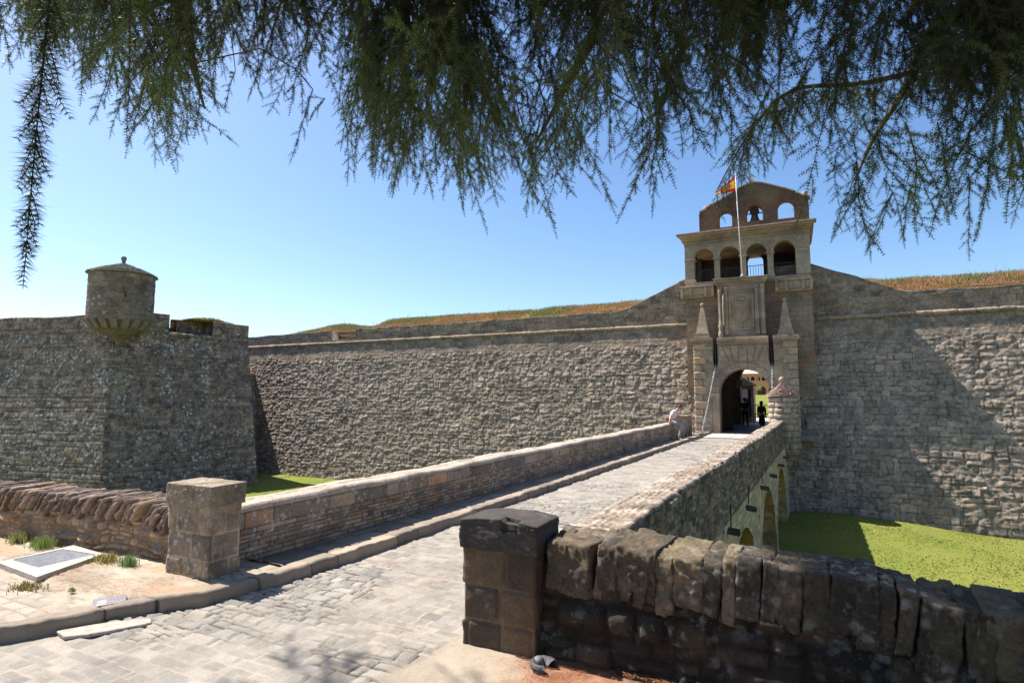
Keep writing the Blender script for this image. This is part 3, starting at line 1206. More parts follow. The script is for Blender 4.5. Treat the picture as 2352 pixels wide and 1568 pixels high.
st_cur = dict(rh=.27, rv=.35, w=.36, jit=.95, joint=.008, edge=.03, depth=.03, pop=.05, tilt=.04, rough=.11, rs=4.2, wob=.05, split=.2,
              mortar=(.12, .105, .09), cv=.35, pal=[(.30, .26, .225), (.265, .235, .205), (.33, .28, .235), (.23, .205, .185), (.29, .25, .205), (.27, .24, .21)])
st_cur2 = dict(rh=.27, rv=.25, w=.48, jit=.6, joint=.006, edge=.02, depth=.012, pop=.01, tilt=.006, rough=.012, rs=3, wob=.02, split=.1,
               mortar=(.17, .15, .13), cv=.4, pal=[(.235, .20, .165), (.20, .175, .15), (.27, .225, .18), (.18, .165, .15), (.25, .20, .155)])


def curtain(x0, x1, top, parent, seed, step=.05):
    xs_ = np.arange(x0, x1 + step, step)
    zz = np.arange(-4.5, 5.80, .048)
    U, V = np.meshgrid(xs_, zz, indexing='ij')
    P = np.stack([U, cwall_y(V), V], -1)

    def post(h, c):
        up = sstep(4.55, 5.0, V + .5 * fbm(U * .7, V * .7, 3, 4))
        h2, c2 = masonry(U, V, st_cur2, seed + 1)
        return h * (1 - up) + h2 * up, c * (1 - up[..., None]) + c2 * up[..., None]
    sheet('scarp', P, U, V, st_cur, M_curt, parent, seed, post=post)
    # upper vertical band with its own outline
    tz = np.array([top(x) for x in xs_])

    def prof(x):
        t = top(x)
        return [(x, 33.03, 5.9), (x, 33.03, t - .03), (x, 33.06, t), (x, 33.75, t + .05), (x, 33.8, t - .6)]
    n = int((tz.max() - 5.9 + 1.4) / .05)
    Pq, Vq = [], []
    for x in xs_:
        t = top(x)
        k1 = int(n * .62)
        a = np.linspace(5.9, t, k1)
        f = np.stack([np.full(k1, x), np.full(k1, 33.03), a], -1)
        k2 = n - k1
        s = np.linspace(0, 1, k2 + 1)[1:]
        b = np.stack([np.full(k2, x), 33.03 + .75 * np.minimum(1, s * 1.3), np.where(s < .77, t + .04 * s, t - (s - .77) * 3)], -1)
        Pq.append(np.concatenate([f, b]))
        Vq.append(np.concatenate([a, t + s * .9]))
    Pq = np.array(Pq)
    Vq = np.array(Vq)
    Uq = np.repeat(xs_[:, None], n, 1)
    sheet('parapet', Pq, Uq, Vq, st_cur2, M_curt, parent, seed + 3)
    # rounded cordon of separate stones
    cs = []
    us_ = np.arange(x0, x1, .05)
    stc = dict(rows=[-3, 9], w=.85, jit=.6, joint=.008, edge=.03, depth=.03, pop=.03, tilt=.01, rough=.03, rs=4, wob=.01, split=0,
               mortar=(.12, .1, .09), cv=.3, pal=[(.26, .225, .185), (.21, .185, .155), (.30, .255, .21)])

    def cp(x):
        return [(x, 33.0 - .11 * math.sin(a), 5.87 - .09 * math.cos(a)) for a in np.linspace(0, math.pi, 9)]
    path_sheet('cordon', us_, cp, 14, stc, M_curt, parent, seed + 5)


cl = empty('curtain_wall', (-23, 33, -4))
tag(cl, 'long battered fortress wall in raking sun between the bastion and the gate tower', 'fortress wall')


def topL(x):
    if -31.5 < x < -29.15:
        return 6.08
    return float(np.interp(x, [-42, -29.2, -20, -9.4, -8.6, -8.0, -7.2, -6.3, -5.4, -4.9], [6.72, 6.86, 6.85, 6.9, 7.05, 7.32, 7.68, 8.08, 8.45, 8.6])) + .02 * math.sin(x * 2.1)


curtain(-42, -4.5, topL, cl, 61)
cr = empty('curtain_wall', (8, 33, -4))
tag(cr, 'battered fortress wall right of the gate tower, half in the tower shadow', 'fortress wall')


def topR(x):
    return float(np.interp(x, [.9, 1.06, 2.0, 2.9, 3.6, 4.3, 5.0, 7, 18], [8.75, 8.7, 8.3, 7.95, 7.55, 7.25, 7.0, 6.95, 6.93])) + .015 * math.sin(x * 2.1)


curtain(-1.05, 19, topR, cr, 71)
# fill behind the gap of the left embrasure and the drop of the scarp behind the tower
bm = bmesh.new()
add_box(bm, -31.7, -29.05, 33.82, 34.6, 5.6, 6.84, .03)
bm_obj('embrasure_back', bm, M_tower, cl)

# low flank wall running out from the curtain near the bastion, its face turned from the sun
fl = empty('flank_wall', (-39, 31, -4))
tag(fl, 'dark sloping flank wall in the corner between bastion and long wall', 'fortress wall')
ysf = np.arange(26.5, 33.1, .06)
zf = np.arange(-4.4, 3.6, .06)
U, V = np.meshgrid(ysf, zf, indexing='ij')
P = np.stack([-39.15 + .35 * (3.6 - V) + 0 * U, U, V], -1)
sheet('scarp', P, U, V, st_cur2, M_bast, fl, 81)
bm = bmesh.new()
add_box(bm, -42, -39.05, 26.5, 33, 3.2, 3.66, .04)
bm_obj('coping', bm, M_tower, fl)

# rampart top: grassy bank behind the parapets
def bank(name, x0, x1, hfun, yfront=33.7, depth=14, label=None):
    xs_ = np.arange(x0, x1, .4)
    t = np.array([0, .15, .3, .45, .6, .8, 1.0, 1.2, 1.5, 1.8, 2.2, 2.6, 3.2, 4, 7, depth])
    Xg, T = np.meshgrid(xs_, t, indexing='ij')
    top = np.array([[hfun(a)] * len(t) for a in xs_])
    Zg = top[..., 0:1] * 0 + np.array([[hfun(a)] for a in xs_]) - .12 + 1.15 * (1 - np.exp(-T * .6)) * np.array([[1.0]]) + fbm(Xg * .5, T * .5, 3, 6) * .25
    Yg = yfront + T
    id_ = np.arange(Xg.size).reshape(Xg.shape)
    Fq_ = np.stack([id_[:-1, :-1], id_[1:, :-1], id_[1:, 1:], id_[:-1, 1:]], -1).reshape(-1, 4)
    return struct(mesh_np(name, np.stack([Xg, Yg, Zg], -1).reshape(-1, 3), Fq_, M_dry)), (Xg, Yg, Zg)


def bankL(x):
    return float(np.interp(x, [-45, -40, -36, -33, -31, -29, -28, -24, -15, -9.5, -8.0, -7.0, -6.2, -5], [5.7, 6.2, 6.65, 6.85, 6.55, 6.55, 6.98, 7.0, 7.0, 7.05, 7.05, 7.1, 6.9, 6.2]))


def bankR(x):
    return float(np.interp(x, [.8, 2.6, 3.6, 4.6, 6, 9, 20], [6.6, 6.95, 7.3, 7.15, 7.12, 7.15, 7.2]))


_, bl = bank('terrain', -44, -5.3, bankL)
_, brr = bank('terrain', 2.6, 24, bankR)


def blades(name, pts, hts, mat, cols, width=.02, seed=1, label=None):
    """grass tufts: pts (n,3) bases, hts (n,)"""
    rs = np.random.RandomState(seed)
    n = len(pts)
    lean = rs.normal(0, .28, (n, 2)) * hts[:, None]
    az = rs.rand(n) * 6.283
    wv = np.stack([np.cos(az), np.sin(az), 0 * az], -1) * (width * (.6 + rs.rand(n)))[:, None]
    tip = pts + np.stack([lean[:, 0], lean[:, 1], hts], -1)
    mid = pts + np.stack([lean[:, 0] * .3, lean[:, 1] * .3, hts * .55], -1)
    V = np.stack([pts - wv, pts + wv, mid + wv * .7, mid - wv * .7, tip], 1).reshape(-1, 3)
    i = np.arange(n)[:, None] * 5
    F3 = np.concatenate([i + np.array([[0, 1, 2]]), i + np.array([[0, 2, 3]]), i + np.array([[3, 2, 4]])], 0)
    C = np.repeat(cols, 5, 0)
    return mesh_np(name, V, F3, mat, None, C, smooth=False)


def scatter_bank(name, x0, x1, hfun, n, seed, yf=33.72, ymax=3.0, hs=1.0):
    rs = np.random.RandomState(seed)
    x = x0 + (x1 - x0) * rs.rand(n)
    t = ymax * rs.rand(n) ** 1.9
    cl_ = fbm(x * .7, t * 0, 4, seed)
    keep_ = rs.rand(n) < .8 + cl_ * 1.2
    x, t = x[keep_], t[keep_]
    hf = np.array([hfun(a) for a in x])
    z = hf - .13 + 1.15 * (1 - np.exp(-t * .6)) + fbm(x * .5, t * .5, 3, 6) * .25
    h = (.07 + .20 * rs.rand(len(x)) ** 2) * (.55 + .45 * sstep(.1, .9, t)) * hs * (1 + 1.2 * np.clip(fbm(x * .5, t, 3, seed + 2), 0, 1)) * (1 + (rs.rand(len(x)) > .997) * 1.5)
    gmix = (sstep(-.12, .12, fbm(x * .5, t * .8, 4, seed + 5) + (t - .75) * .28) * .85)[:, None]
    dry = np.array([.42, .25, .12]) * (.7 + .6 * rs.rand(len(x), 1))
    grn = np.array([.24, .25, .085]) * (.6 + .7 * rs.rand(len(x), 1))
    c = dry * (1 - gmix) + grn * gmix
    o = blades(name, np.stack([x, yf + t, z], -1), h, M_blade, c, .014, seed)
    o['kind'] = 'stuff'
    return o


scatter_bank('grass', -41, -6.2, bankL, 110000, 5)
scatter_bank('grass', 3.2, 17, bankR, 80000, 6, hs=1.15)

# ================================================================== BASTION
ba = empty('bastion', (-37, 22, -4))
tag(ba, 'dark lichen-spotted corner bastion of the fortress at the left', 'bastion')
S0 = np.array([-36.6, 20.26])          # salient at cordon level
E0 = np.array([-35.17, 28.59])         # shoulder
dL = (S0 - np.array([-45.39, 18.36]))
dL /= np.linalg.norm(dL)
dR = (E0 - S0)
LR = np.linalg.norm(dR)
dR /= LR
nL = np.array([dL[1], -dL[0]])
nR = np.array([dR[1], -dR[0]])
st_bas = dict(st_cur2)
st_bas.update(rh=.27, w=.5, rough=.022, pop=.02, depth=.018, joint=.01, pal=[(.24, .205, .17), (.20, .175, .15), (.27, .225, .18), (.18, .155, .135), (.29, .23, .18)], mortar=(.11, .095, .08))
BB = np.array([2.25, -1.35]) / 9.7     # foot of the salient moves out per metre down


def bast_pt(side, t, z):
    d = 5.8 - z
    s = S0 + BB * d
    if side == 'L':
        return s - dL * t
    e = E0 + np.array([2.6, -.9]) / 9.7 * d
    return s + (e - s) * (t / LR)


for side, n_, st_s in (('L', 26.0, 83), ('R', LR, 85)):
    tt = np.arange(-.08, n_ + .05, .06)
    if side == 'R':
        tt = np.linspace(-.08, LR, int(LR / .05))
    zz = np.arange(-4.4, 5.8, .055)
    T, Z = np.meshgrid(tt, zz, indexing='ij')
    D = 5.8 - Z
    s = S0[None, None] + BB[None, None] * D[..., None]
    if side == 'L':
        q = s - dL * T[..., None]
    else:
        e = E0 + (np.array([2.6, -.9]) / 9.7) * D[..., None]
        q = s + (e - s) * (T / LR)[..., None]
    P = np.concatenate([q, Z[..., None]], -1)
    sheet('scarp', P, T + 3, Z, st_bas, M_bast, ba, 84, flip=(side == 'L'))
# shoulder return (faces the gate side, seen only on edge)
tt = np.linspace(0, 7, 40)
zz = np.arange(-4.4, 5.8, .2)
T, Z = np.meshgrid(tt, zz, indexing='ij')
D = 5.8 - Z
q = E0 + (np.array([2.6, -.9]) / 9.7) * D[..., None] + np.array([-1.0, .25]) * T[..., None]
sheet('scarp', np.concatenate([q, Z[..., None]], -1), T, Z, st_bas, M_bast, ba, 88)


def bast_wall(name, pts_fn, t0, t1, ztop, zbot, th, seed, step=.08):
    """vertical parapet piece along a face"""
    tt = np.arange(t0, t1 + step, step)

    def prof(t):
        p, nn = pts_fn(t)
        z1 = ztop(t)
        return [(p[0], p[1], zbot), (p[0], p[1], z1), (p[0] - nn[0] * th, p[1] - nn[1] * th, z1 + .06), (p[0] - nn[0] * th, p[1] - nn[1] * th, zbot)]
    st = dict(st_bas)
    st['rough'] = .015
    return path_sheet(name, tt, prof, 60, st, M_bast, ba, seed, flip=(pts_fn is fL))


def fL(t):
    return S0 - dL * t, nL


def fR(t):
    return S0 + dR * t, nR


# cordons
for fn, t1, sgn in ((fL, 26, 1), (fR, LR, -1)):
    def cp(t, fn=fn):
        p, nn = fn(t)
        return [(p[0] + nn[0] * .12 * math.sin(a), p[1] + nn[1] * .12 * math.sin(a), 5.87 - .11 * math.cos(a)) for a in np.linspace(0, math.pi, 7)]
    path_sheet('cordon', np.arange(0, t1, .08), cp, 10, dict(rows=[-3, 9], w=.8, jit=.5, joint=.01, edge=.03, depth=.02, pop=.02, rough=.02, wob=.01, split=0, mortar=(.1, .09, .08), cv=.3, pal=[(.25, .215, .175), (.21, .185, .155)]),
               M_bast, ba, 90, flip=(fn is fL))
zl0 = on_plane(0, 732.4, (*S0, 0), (nL[0], nL[1], 0))[2]
bast_wall('parapet', fL, 1.5, 26, lambda t: zl0 + .05 * math.sin(t), 5.92, .9, 91)
# right face: merlon, sloping embrasure sill, merlon


def tR(px, py):
    q = on_plane(px, py, (*S0, 0), (nR[0], nR[1], 0))
    return float(np.dot(q[:2] - S0, dR)), float(q[2])


m1 = tR(392, 723)
m1b = tR(388, 752)
m2 = tR(416, 731)
m3 = tR(568, 748)
bast_wall('parapet', fR, 1.2, m1b[0], lambda t: m1[1], 5.92, 1.0, 92)
bast_wall('parapet', fR, tR(488, 768)[0], LR, lambda t: np.interp(t, [m2[0], LR], [m2[1], m3[1]]), 5.92, 1.0, 93)
# recessed cheek behind the embrasure
bast_wall('parapet', lambda t: (S0 + dR * t - nR * 1.3, nR), m2[0] + .3, tR(490, 768)[0] + .2, lambda t: m2[1] + .05, 5.9, .9, 94)
bm = bmesh.new()
a, b = S0 + dR * m1b[0], S0 + dR * tR(490, 768)[0]
q = [(a[0], a[1], 5.95), (b[0], b[1], 5.95), (b[0] - nR[0] * 2.2, b[1] - nR[1] * 2.2, 6.25), (a[0] - nR[0] * 2.2, a[1] - nR[1] * 2.2, 6.25)]
bm.faces.new([bm.verts.new(v) for v in q])
bm_obj('embrasure_sill', bm, M_dry, ba)
# grassy fill on the bastion
bm = bmesh.new()
tr_ = [S0 - dL * 26 - nL * .9, S0 - dL * 2 - nL * .9, S0 - nR * 2.5 + dR * 1, E0 - nR * 1.0, E0 + np.array([-7, 2.0]), S0 - dL * 26 + np.array([-2, 14])]
vsb = [bm.verts.new((p[0], p[1], 6.5)) for p in tr_]
bm.faces.new(vsb)
bm_obj('terreplein', bm, M_dry, ba)
rs = np.random.RandomState(9)
n = 16000
tt = rs.rand(n) * 24 + 2.4
dd = rs.rand(n) ** 1.5 * 3
pp = S0[None] - dL[None] * tt[:, None] - nL[None] * (dd[:, None] + .9)
zb = zl0 - .1 + .17 * dd
c = np.array([.36, .21, .08]) * (1 - np.clip(dd * .5, 0, 1))[:, None] + np.array([.2, .22, .06]) * np.clip(dd * .5, 0, 1)[:, None]
o = blades('grass', np.concatenate([pp, zb[:, None]], 1), .10 + .2 * rs.rand(n) ** 2, M_blade, c * (.7 + .6 * rs.rand(n, 1)), .02, 4)
o['kind'] = 'stuff'
# short turf, clover and daisies of the moat lawn
rs = np.random.RandomState(31)
n = 60000
gx1 = np.concatenate([rs.uniform(-.6, 16, int(n * .8)), rs.uniform(-33, -18, n - int(n * .8))])
gy1 = np.concatenate([rs.uniform(12, 31.2, int(n * .8)), rs.uniform(24, 31.2, n - int(n * .8))])
gz1 = -3.85 + .4 * np.exp(-((gx1 - 1.5) ** 2 + (gy1 - 31) ** 2) / 14) + fbm(gx1 * .15, gy1 * .15, 3, 3) * .18 - .18 * sstep(4, 12, gx1)
cm = fbm(gx1 * .6, gy1 * .6, 4, 8)
kp = rs.rand(n) < .5 + cm * 3
gcol = np.array([.17, .20, .04]) * (.75 + .6 * rs.rand(n, 1)) + np.array([.12, .05, .02]) * (rs.rand(n, 1) < .12)
gcol = np.where(rs.rand(n, 1) < .006, np.array([.8, .8, .75]), gcol)
o = blades('grass', np.stack([gx1, gy1, gz1 - .01], -1)[kp], (.02 + .05 * rs.rand(n) ** 2)[kp], M_blade, gcol[kp], .02, 33)
o['kind'] = 'stuff'
rs = np.random.RandomState(9)
# slope of earth behind the left parapet
bm = bmesh.new()
q0 = [S0 - dL * 1.8 - nL * .8, S0 - dL * 27 - nL * .8, S0 - dL * 27 - nL * 5, S0 - dL * 1.8 - nL * 5]
q1 = [zl0 - .12, zl0 - .12, zl0 + .6, zl0 + .6]
bm.faces.new([bm.verts.new((p[0], p[1], z)) for p, z in zip(q0, q1)])
bm_obj('earth_bank', bm, M_dry, ba)
n = 9000
tt = rs.rand(n)
dd = rs.rand(n)
t0_, t1_ = tR(440, 735)[0], LR
pp = S0[None] + dR[None] * (t0_ + (t1_ - .9 - t0_) * tt)[:, None] - nR[None] * (.35 + 1.6 * dd)[:, None]
zb = np.interp(tt, [0, 1], [m2[1], m3[1]]) + .03
c = np.array([.3, .24, .08]) * (.6 + .7 * rs.rand(n, 1))
o = blades('grass', np.concatenate([pp, zb[:, None]], 1), .08 + .3 * rs.rand(n) ** 2 * np.sin(tt * 3.1), M_blade, c, .02, 14)
o['kind'] = 'stuff'
bm = bmesh.new()
pa, pb = S0 + dR * t0_, E0
bm.faces.new([bm.verts.new((*(pa - nR * .3), m2[1] + .02)), bm.verts.new((*(pb - nR * .3), m3[1] + .02)), bm.verts.new((*(pb - nR * 2.6), m3[1] + .1)), bm.verts.new((*(pa - nR * 2.6), m2[1] + .1))])
bm_obj('earth_bank', bm, M_dry, ba)

# ---- sentry turret on the salient
gt = at_depth(278, 700, 34.4)
gc = np.array([gt[0], gt[1]])
ztop_eave = at_depth(278, 632, 34.4)[2]
z_low = at_depth(278, 738, 34.4)[2]
z_apex = at_depth(283, 601, 34.4)[2]
Rg = 1.68
tu = empty('sentry_turret', (gc[0], gc[1], z_low))
tag(tu, 'round stone sentry turret with a conical slab roof and ball on the bastion corner', 'sentry turret')
aa = np.linspace(0, 2 * math.pi, 240)
zz = np.arange(z_low - .05, ztop_eave + .05, .05)
A_, Z_ = np.meshgrid(aa, zz, indexing='ij')
P = np.stack([gc[0] + Rg * np.cos(A_), gc[1] + Rg * np.sin(A_), Z_], -1)
st_g = dict(st_bas)
st_g.update(rough=.012, depth=.012, pal=[(.22, .185, .145), (.19, .165, .13), (.25, .205, .155), (.17, .15, .125)], mortar=(.14, .12, .10))
M_tur = stone_mat('turret stone', lichen=.5, dark=.35, bump=.5, bscale=9, fine=.3, lscale=1.3)
sheet('wall', P, A_ * Rg, Z_, st_g, M_tur, tu, 95, closed=True)
bm = bmesh.new()
add_lathe(bm, [(Rg - .15, z_low - .02), (Rg + .03, z_low), (Rg - .12, z_low - .10), (1.2, z_low - .55), (1.0, z_low - .62), (.8, z_low - .8), (.3, z_low - 1.1), (.05, z_low - 1.5)], gc[0], gc[1], 40)
bm_obj('corbel', bm, plain_mat('corbel stone', (.15, .13, .11), .9, .4, 4, bump=.6), tu)
bm = bmesh.new()
for k in range(18):
    a = 2 * math.pi * k / 18
    ca, sa = math.cos(a), math.sin(a)
    w_ = .17
    pr = []
    for r_1, z_1 in ((1.2, z_low - .02), (Rg + .05, z_low - .02), (Rg + .03, z_low - .14), (1.42, z_low - .5), (1.0, z_low - .6)):
        pr.append((gc[0] + r_1 * ca + w_ * sa, gc[1] + r_1 * sa - w_ * ca, z_1))
    add_prism(bm, pr, (-2 * w_ * sa, 2 * w_ * ca, 0))
bm_obj('bracket', bm, plain_mat('bracket stone', (.20, .175, .145), .9, .3, 4), tu)


def slab_roof(bm, cx, cy, r0, z0, z1, tiers, seed, seg=30, power=.8):
    rr_ = random.Random(seed)
    for k in range(tiers):
        t = k / tiers
        r = r0 * (1 - t) ** 1.0
        z = z0 + (z1 - z0) * (t ** power)
        dz = (z1 - z0) / tiers * 1.0
        n = max(6, int(seg * (1 - t * .6)))
        a0 = rr_.random() * 6
        for j in range(n):
            a = a0 + 2 * math.pi * j / n
            da = math.pi / n * .97
            ro = r * (1 + rr_.uniform(-.02, .035)) + .02
            ri = max(.02, r - r0 / tiers * 2.0)
            zj = z + rr_.uniform(-.015, .015)
            pts = [(cx + ri * math.cos(a - da), cy + ri * math.sin(a - da), zj + dz * .9), (cx + ro * math.cos(a - da), cy + ro * math.sin(a - da), zj),
                   (cx + ro * math.cos(a + da), cy + ro * math.sin(a + da), zj), (cx + ri * math.cos(a + da), cy + ri * math.sin(a + da), zj + dz * .9)]
            add_prism(bm, pts, (0, 0, .055))


bm = bmesh.new()
slab_roof(bm, gc[0], gc[1], Rg + .09, ztop_eave, z_apex - .08, 9, 3, 34)
add_lathe(bm, [(Rg + .1, ztop_eave - .02), (Rg, ztop_eave + .03), (.05, z_apex - .1)], gc[0], gc[1], 40)
bm_obj('roof', bm, M_slab, tu)
bm = bmesh.new()
add_lathe(bm, [(.11, z_apex - .15), (.09, z_apex + .06), (.13, z_apex + .09), (.09, z_apex + .12)], gc[0], gc[1], 12)
add_sphere(bm, (gc[0], gc[1], z_apex + .24), .155, 16)
bm_obj('ball_finial', bm, plain_mat('finial stone', (.16, .14, .12), .9, .3, 6), tu, True)
bm = bmesh.new()
wd = at_depth(289, 672, 34.4 - Rg)
dv = np.array([wd[0], wd[1]]) - gc
an = math.atan2(dv[1], dv[0])
rw = Rg + .005
cwx, cwy = gc[0] + rw * math.cos(an), gc[1] + rw * math.sin(an)
tx, ty = -math.sin(an), math.cos(an)
zc_ = wd[2]
ptsw = [(cwx - tx * .09, cwy - ty * .09, zc_ - .17), (cwx + tx * .09, cwy + ty * .09, zc_ - .17), (cwx + tx * .07, cwy + ty * .07, zc_ + .17), (cwx - tx * .07, cwy - ty * .07, zc_ + .17)]
add_prism(bm, ptsw, (-math.cos(an) * .05, -math.sin(an) * .05, 0))
bm_obj('loophole', bm, plain_mat('opening', (.008, .008, .008), 1, 0, 1, bump=0), tu)
# ================================================================== GATEHOUSE
def arch_wall(bm, x0, x1, zb, topf, ops, Y, th, dx=.15, axis='x', face_only=False):
    """upright wall with arched openings; ops: (centre, half width, sill, springing[, rise])"""
    xs_ = {x0, x1}
    for c_, r_, sb, zs, *rs_ in ops:
        xs_ |= {c_ - r_, c_ + r_}
        xs_ |= {c_ - r_ * math.cos(math.pi * k / 16) for k in range(17)}
    for v in np.arange(x0, x1, dx):
        if not any(abs(v - q) < .02 for q in xs_):
            xs_.add(float(v))
    xs_ = sorted(xs_)
    xs_ = [v for i, v in enumerate(xs_) if i == 0 or v - xs_[i - 1] > 1e-5]

    def P(x, y, z):
        return (x, y, z) if axis == 'x' else (y, x, z)

    def quad(*p):
        try:
            bm.faces.new([bm.verts.new(P(*q)) for q in p])
        except ValueError:
            pass

    def az(o, x):
        c_, r_, sb, zs = o[:4]
        ri = o[4] if len(o) > 4 else r_
        return zs + ri * math.sqrt(max(0, 1 - ((x - c_) / r_) ** 2))
    tf = topf if callable(topf) else (lambda x: topf)
    for a, b in zip(xs_[:-1], xs_[1:]):
        m = (a + b) / 2
        o = next((q for q in ops if q[0] - q[1] < m < q[0] + q[1]), None)
        segs = [(zb, zb, tf(a), tf(b))] if o is None else [(az(o, a), az(o, b), tf(a), tf(b))]
        if o is not None and o[2] > zb + .01:
            segs.append((zb, zb, o[2], o[2]))
        for la, lb, ta, tb in segs:
            quad((a, Y, la), (b, Y, lb), (b, Y, tb), (a, Y, ta))
            quad((a, Y + th, la), (a, Y + th, ta), (b, Y + th, tb), (b, Y + th, lb))
        if o is not None:
            quad((a, Y, az(o, a)), (a, Y + th, az(o, a)), (b, Y + th, az(o, b)), (b, Y, az(o, b)))
            if o[2] > zb + .01:
                quad((a, Y, o[2]), (b, Y, o[2]), (b, Y + th, o[2]), (a, Y + th, o[2]))
        quad((a, Y, tf(a)), (b, Y, tf(b)), (b, Y + th, tf(b)), (a, Y + th, tf(a)))
    for o in ops:
        for sx in (-1, 1):
            x = o[0] + sx * o[1]
            quad((x, Y, max(zb, o[2])), (x, Y + th, max(zb, o[2])), (x, Y + th, o[3]), (x, Y, o[3]))
    for x in (x0, x1):
        quad((x, Y, zb), (x, Y + th, zb), (x, Y + th, tf(x)), (x, Y, tf(x)))
    bmesh.ops.remove_doubles(bm, verts=bm.verts[:], dist=1e-4)


def ring_blocks(bm, cx, cz, r0, r1, Y, th, n, a0=0.0, a1=math.pi, gap=.02, ry=1.0):
    for k in range(n):
        t0 = a0 + (a1 - a0) * k / n + gap / 2
        t1 = a0 + (a1 - a0) * (k + 1) / n - gap / 2
        pts = []
        for r, ts in ((r0, (t0, (t0 + t1) / 2, t1)), (r1, (t1, (t0 + t1) / 2, t0))):
            for t in ts:
                pts.append((cx + r * math.cos(t), Y, cz + r * ry * math.sin(t)))
        add_prism(bm, pts, (0, th, 0))


gate = empty('gate_tower', (-2.3, 32, 0))
tag(gate, 'stone gate tower with arched portal, four-arched loggia and a bell gable on top', 'gate tower')
YF = 31.3
GC, GR, GS = -2.29, 1.21, 2.08
bm = bmesh.new()
arch_wall(bm, -4.58, .06, -1.2, 3.57, [(GC, GR, -1.2, GS)], YF, 1.0)
bm_obj('portal_wall', bm, M_gate, gate)
bm = bmesh.new()
for a, b in ((-4.58, -3.72), (-3.51, -1.07), (-.87, .06)):
    add_box(bm, a, b, YF, YF + 1.0, 3.574, 4.52, .01)
bm_obj('lintel_wall', bm, M_gate, gate)
bm = bmesh.new()
add_box(bm, -3.9, -.7, YF + 1.002, YF + 1.2, 3.3, 4.9)
bm_obj('chain_slot', bm, M_dark, gate)
for x in (-3.70, -1.05):
    bm = bmesh.new()
    add_box(bm, x, x + .17, YF - .02, YF + .5, 3.42, 3.56, .01)
    add_box(bm, x + .05, x + .12, YF - .06, YF + .3, 3.555, 4.4, .01)
    bm_obj('chain_pulley', bm, M_dark, gate)
# arch ring
bm = bmesh.new()
ring_blocks(bm, GC, GS, GR - .003, GR + .30, YF - .07, .068, 11, gap=.012)
bm_obj('arch_ring', bm, M_gated, gate)
for sx in (-1, 1):
    bm = bmesh.new()
    xa, xb = sorted((GC + sx * (GR - .003), GC + sx * (GR + .32)))
    add_box(bm, xa, xb, YF - .075, YF - .002, 0, 1.78, .008)
    xa, xb = sorted((GC + sx * (GR - .03), GC + sx * (GR + .38)))
    add_box(bm, xa, xb, YF - .13, YF - .001, 1.785, 2.04, .02)
    bm_obj('pilaster', bm, M_gated, gate)
# fan of wedge stones of the flat lintel
bm = bmesh.new()
zt_, zb_ = 4.49, 3.70
xc = -2.29
bt = [-3.46, -3.05, -2.68, -2.42, -2.16, -1.90, -1.53, -1.12]
tp = [-3.46, -3.28, -2.90, -2.50, -2.08, -1.68, -1.30, -1.12]
bt = [-3.10, -2.80, -2.55, -2.40, -2.18, -2.03, -1.78, -1.48]
bt = [-3.46, -2.95, -2.74, -2.51, -2.07, -1.84, -1.63, -1.12]
for k in range(7):
    add_prism(bm, [(bt[k] + .014, YF - .075, zb_), (bt[k + 1] - .014, YF - .075, zb_), (tp[k + 1] - .014, YF - .075, zt_), (tp[k] + .014, YF - .075, zt_)], (0, .072, 0))
for s in (-1, 1):
    for (a, b, c, d) in ((3.60, 3.70, .95 + .55, .95 + .3),):
        pass
for sx, x0, x1 in ((-1, -4.50, -3.75), (1, -.84, 0.0)):
    xm = x0 if sx < 0 else x1
    xi = x1 if sx < 0 else x0
    add_prism(bm, [(xi, YF - .06, 3.62), (xm, YF - .06, 4.1), (xm, YF - .06, 4.49), (xi, YF - .06, 4.2)], (0, .058, 0))
    add_prism(bm, [(xi, YF - .055, 4.22), (xm, YF - .055, 4.494), (xi, YF - .055, 4.494)], (0, .053, 0))
bm_obj('lintel_fan', bm, M_gated, gate)
# quoins: rough faced, alternating
M_quoin = plain_mat('quoin stone', (.40, .34, .265), .92, .35, 5, bump=.9)
M_quoinr = plain_mat('rusty quoin stone', (.42, .27, .18), .92, .4, 5, bump=.9)
for sx in (-1, 1):
    Vv, Ff, Cc_ = [], [], []
    z = -.6
    k = 0
    while z < 4.4:
        hq = .40 if k % 2 else .36
        wq = .52 if k % 2 else .30
        xe = -4.60 if sx < 0 else .08
        xa = (xe - .12, xe + wq) if sx < 0 else (xe - wq, xe + .12)
        add_rock(Vv, Ff, Cc_, ((xa[0] + xa[1]) / 2, YF + .18 - (.02 if k % 2 else 0), z + hq / 2), (xa[1] - xa[0], .5, hq * .97), (0, 0, 0), 8, .02, 14., 500 + k + (sx + 1) * 50,
                 (.42, .31, .22) if (sx < 0 and k % 3) else (.38, .33, .265), .4)
        z += hq
        k += 1
    rocks_obj('quoins', Vv, Ff, Cc_, M_tur, gate)
# portal cornice in three lengths, broken by the chain slots
for a, b, la, lb in ((-4.64, -3.725, 1, 0), (-3.505, -1.075, 0, 0), (-.865, .12, 0, 1)):
    bm = bmesh.new()
    for k, (o1, z0_, z1_) in enumerate(((.06, 4.522, 4.60), (.14, 4.602, 4.70), (.22, 4.702, 4.86), (.18, 4.862, 4.92))):
        add_box(bm, a - o1 * la, b + o1 * lb, YF - o1, YF + 1.3, z0_, z1_, .015)
    bm_obj('cornice', bm, M_gated, gate)
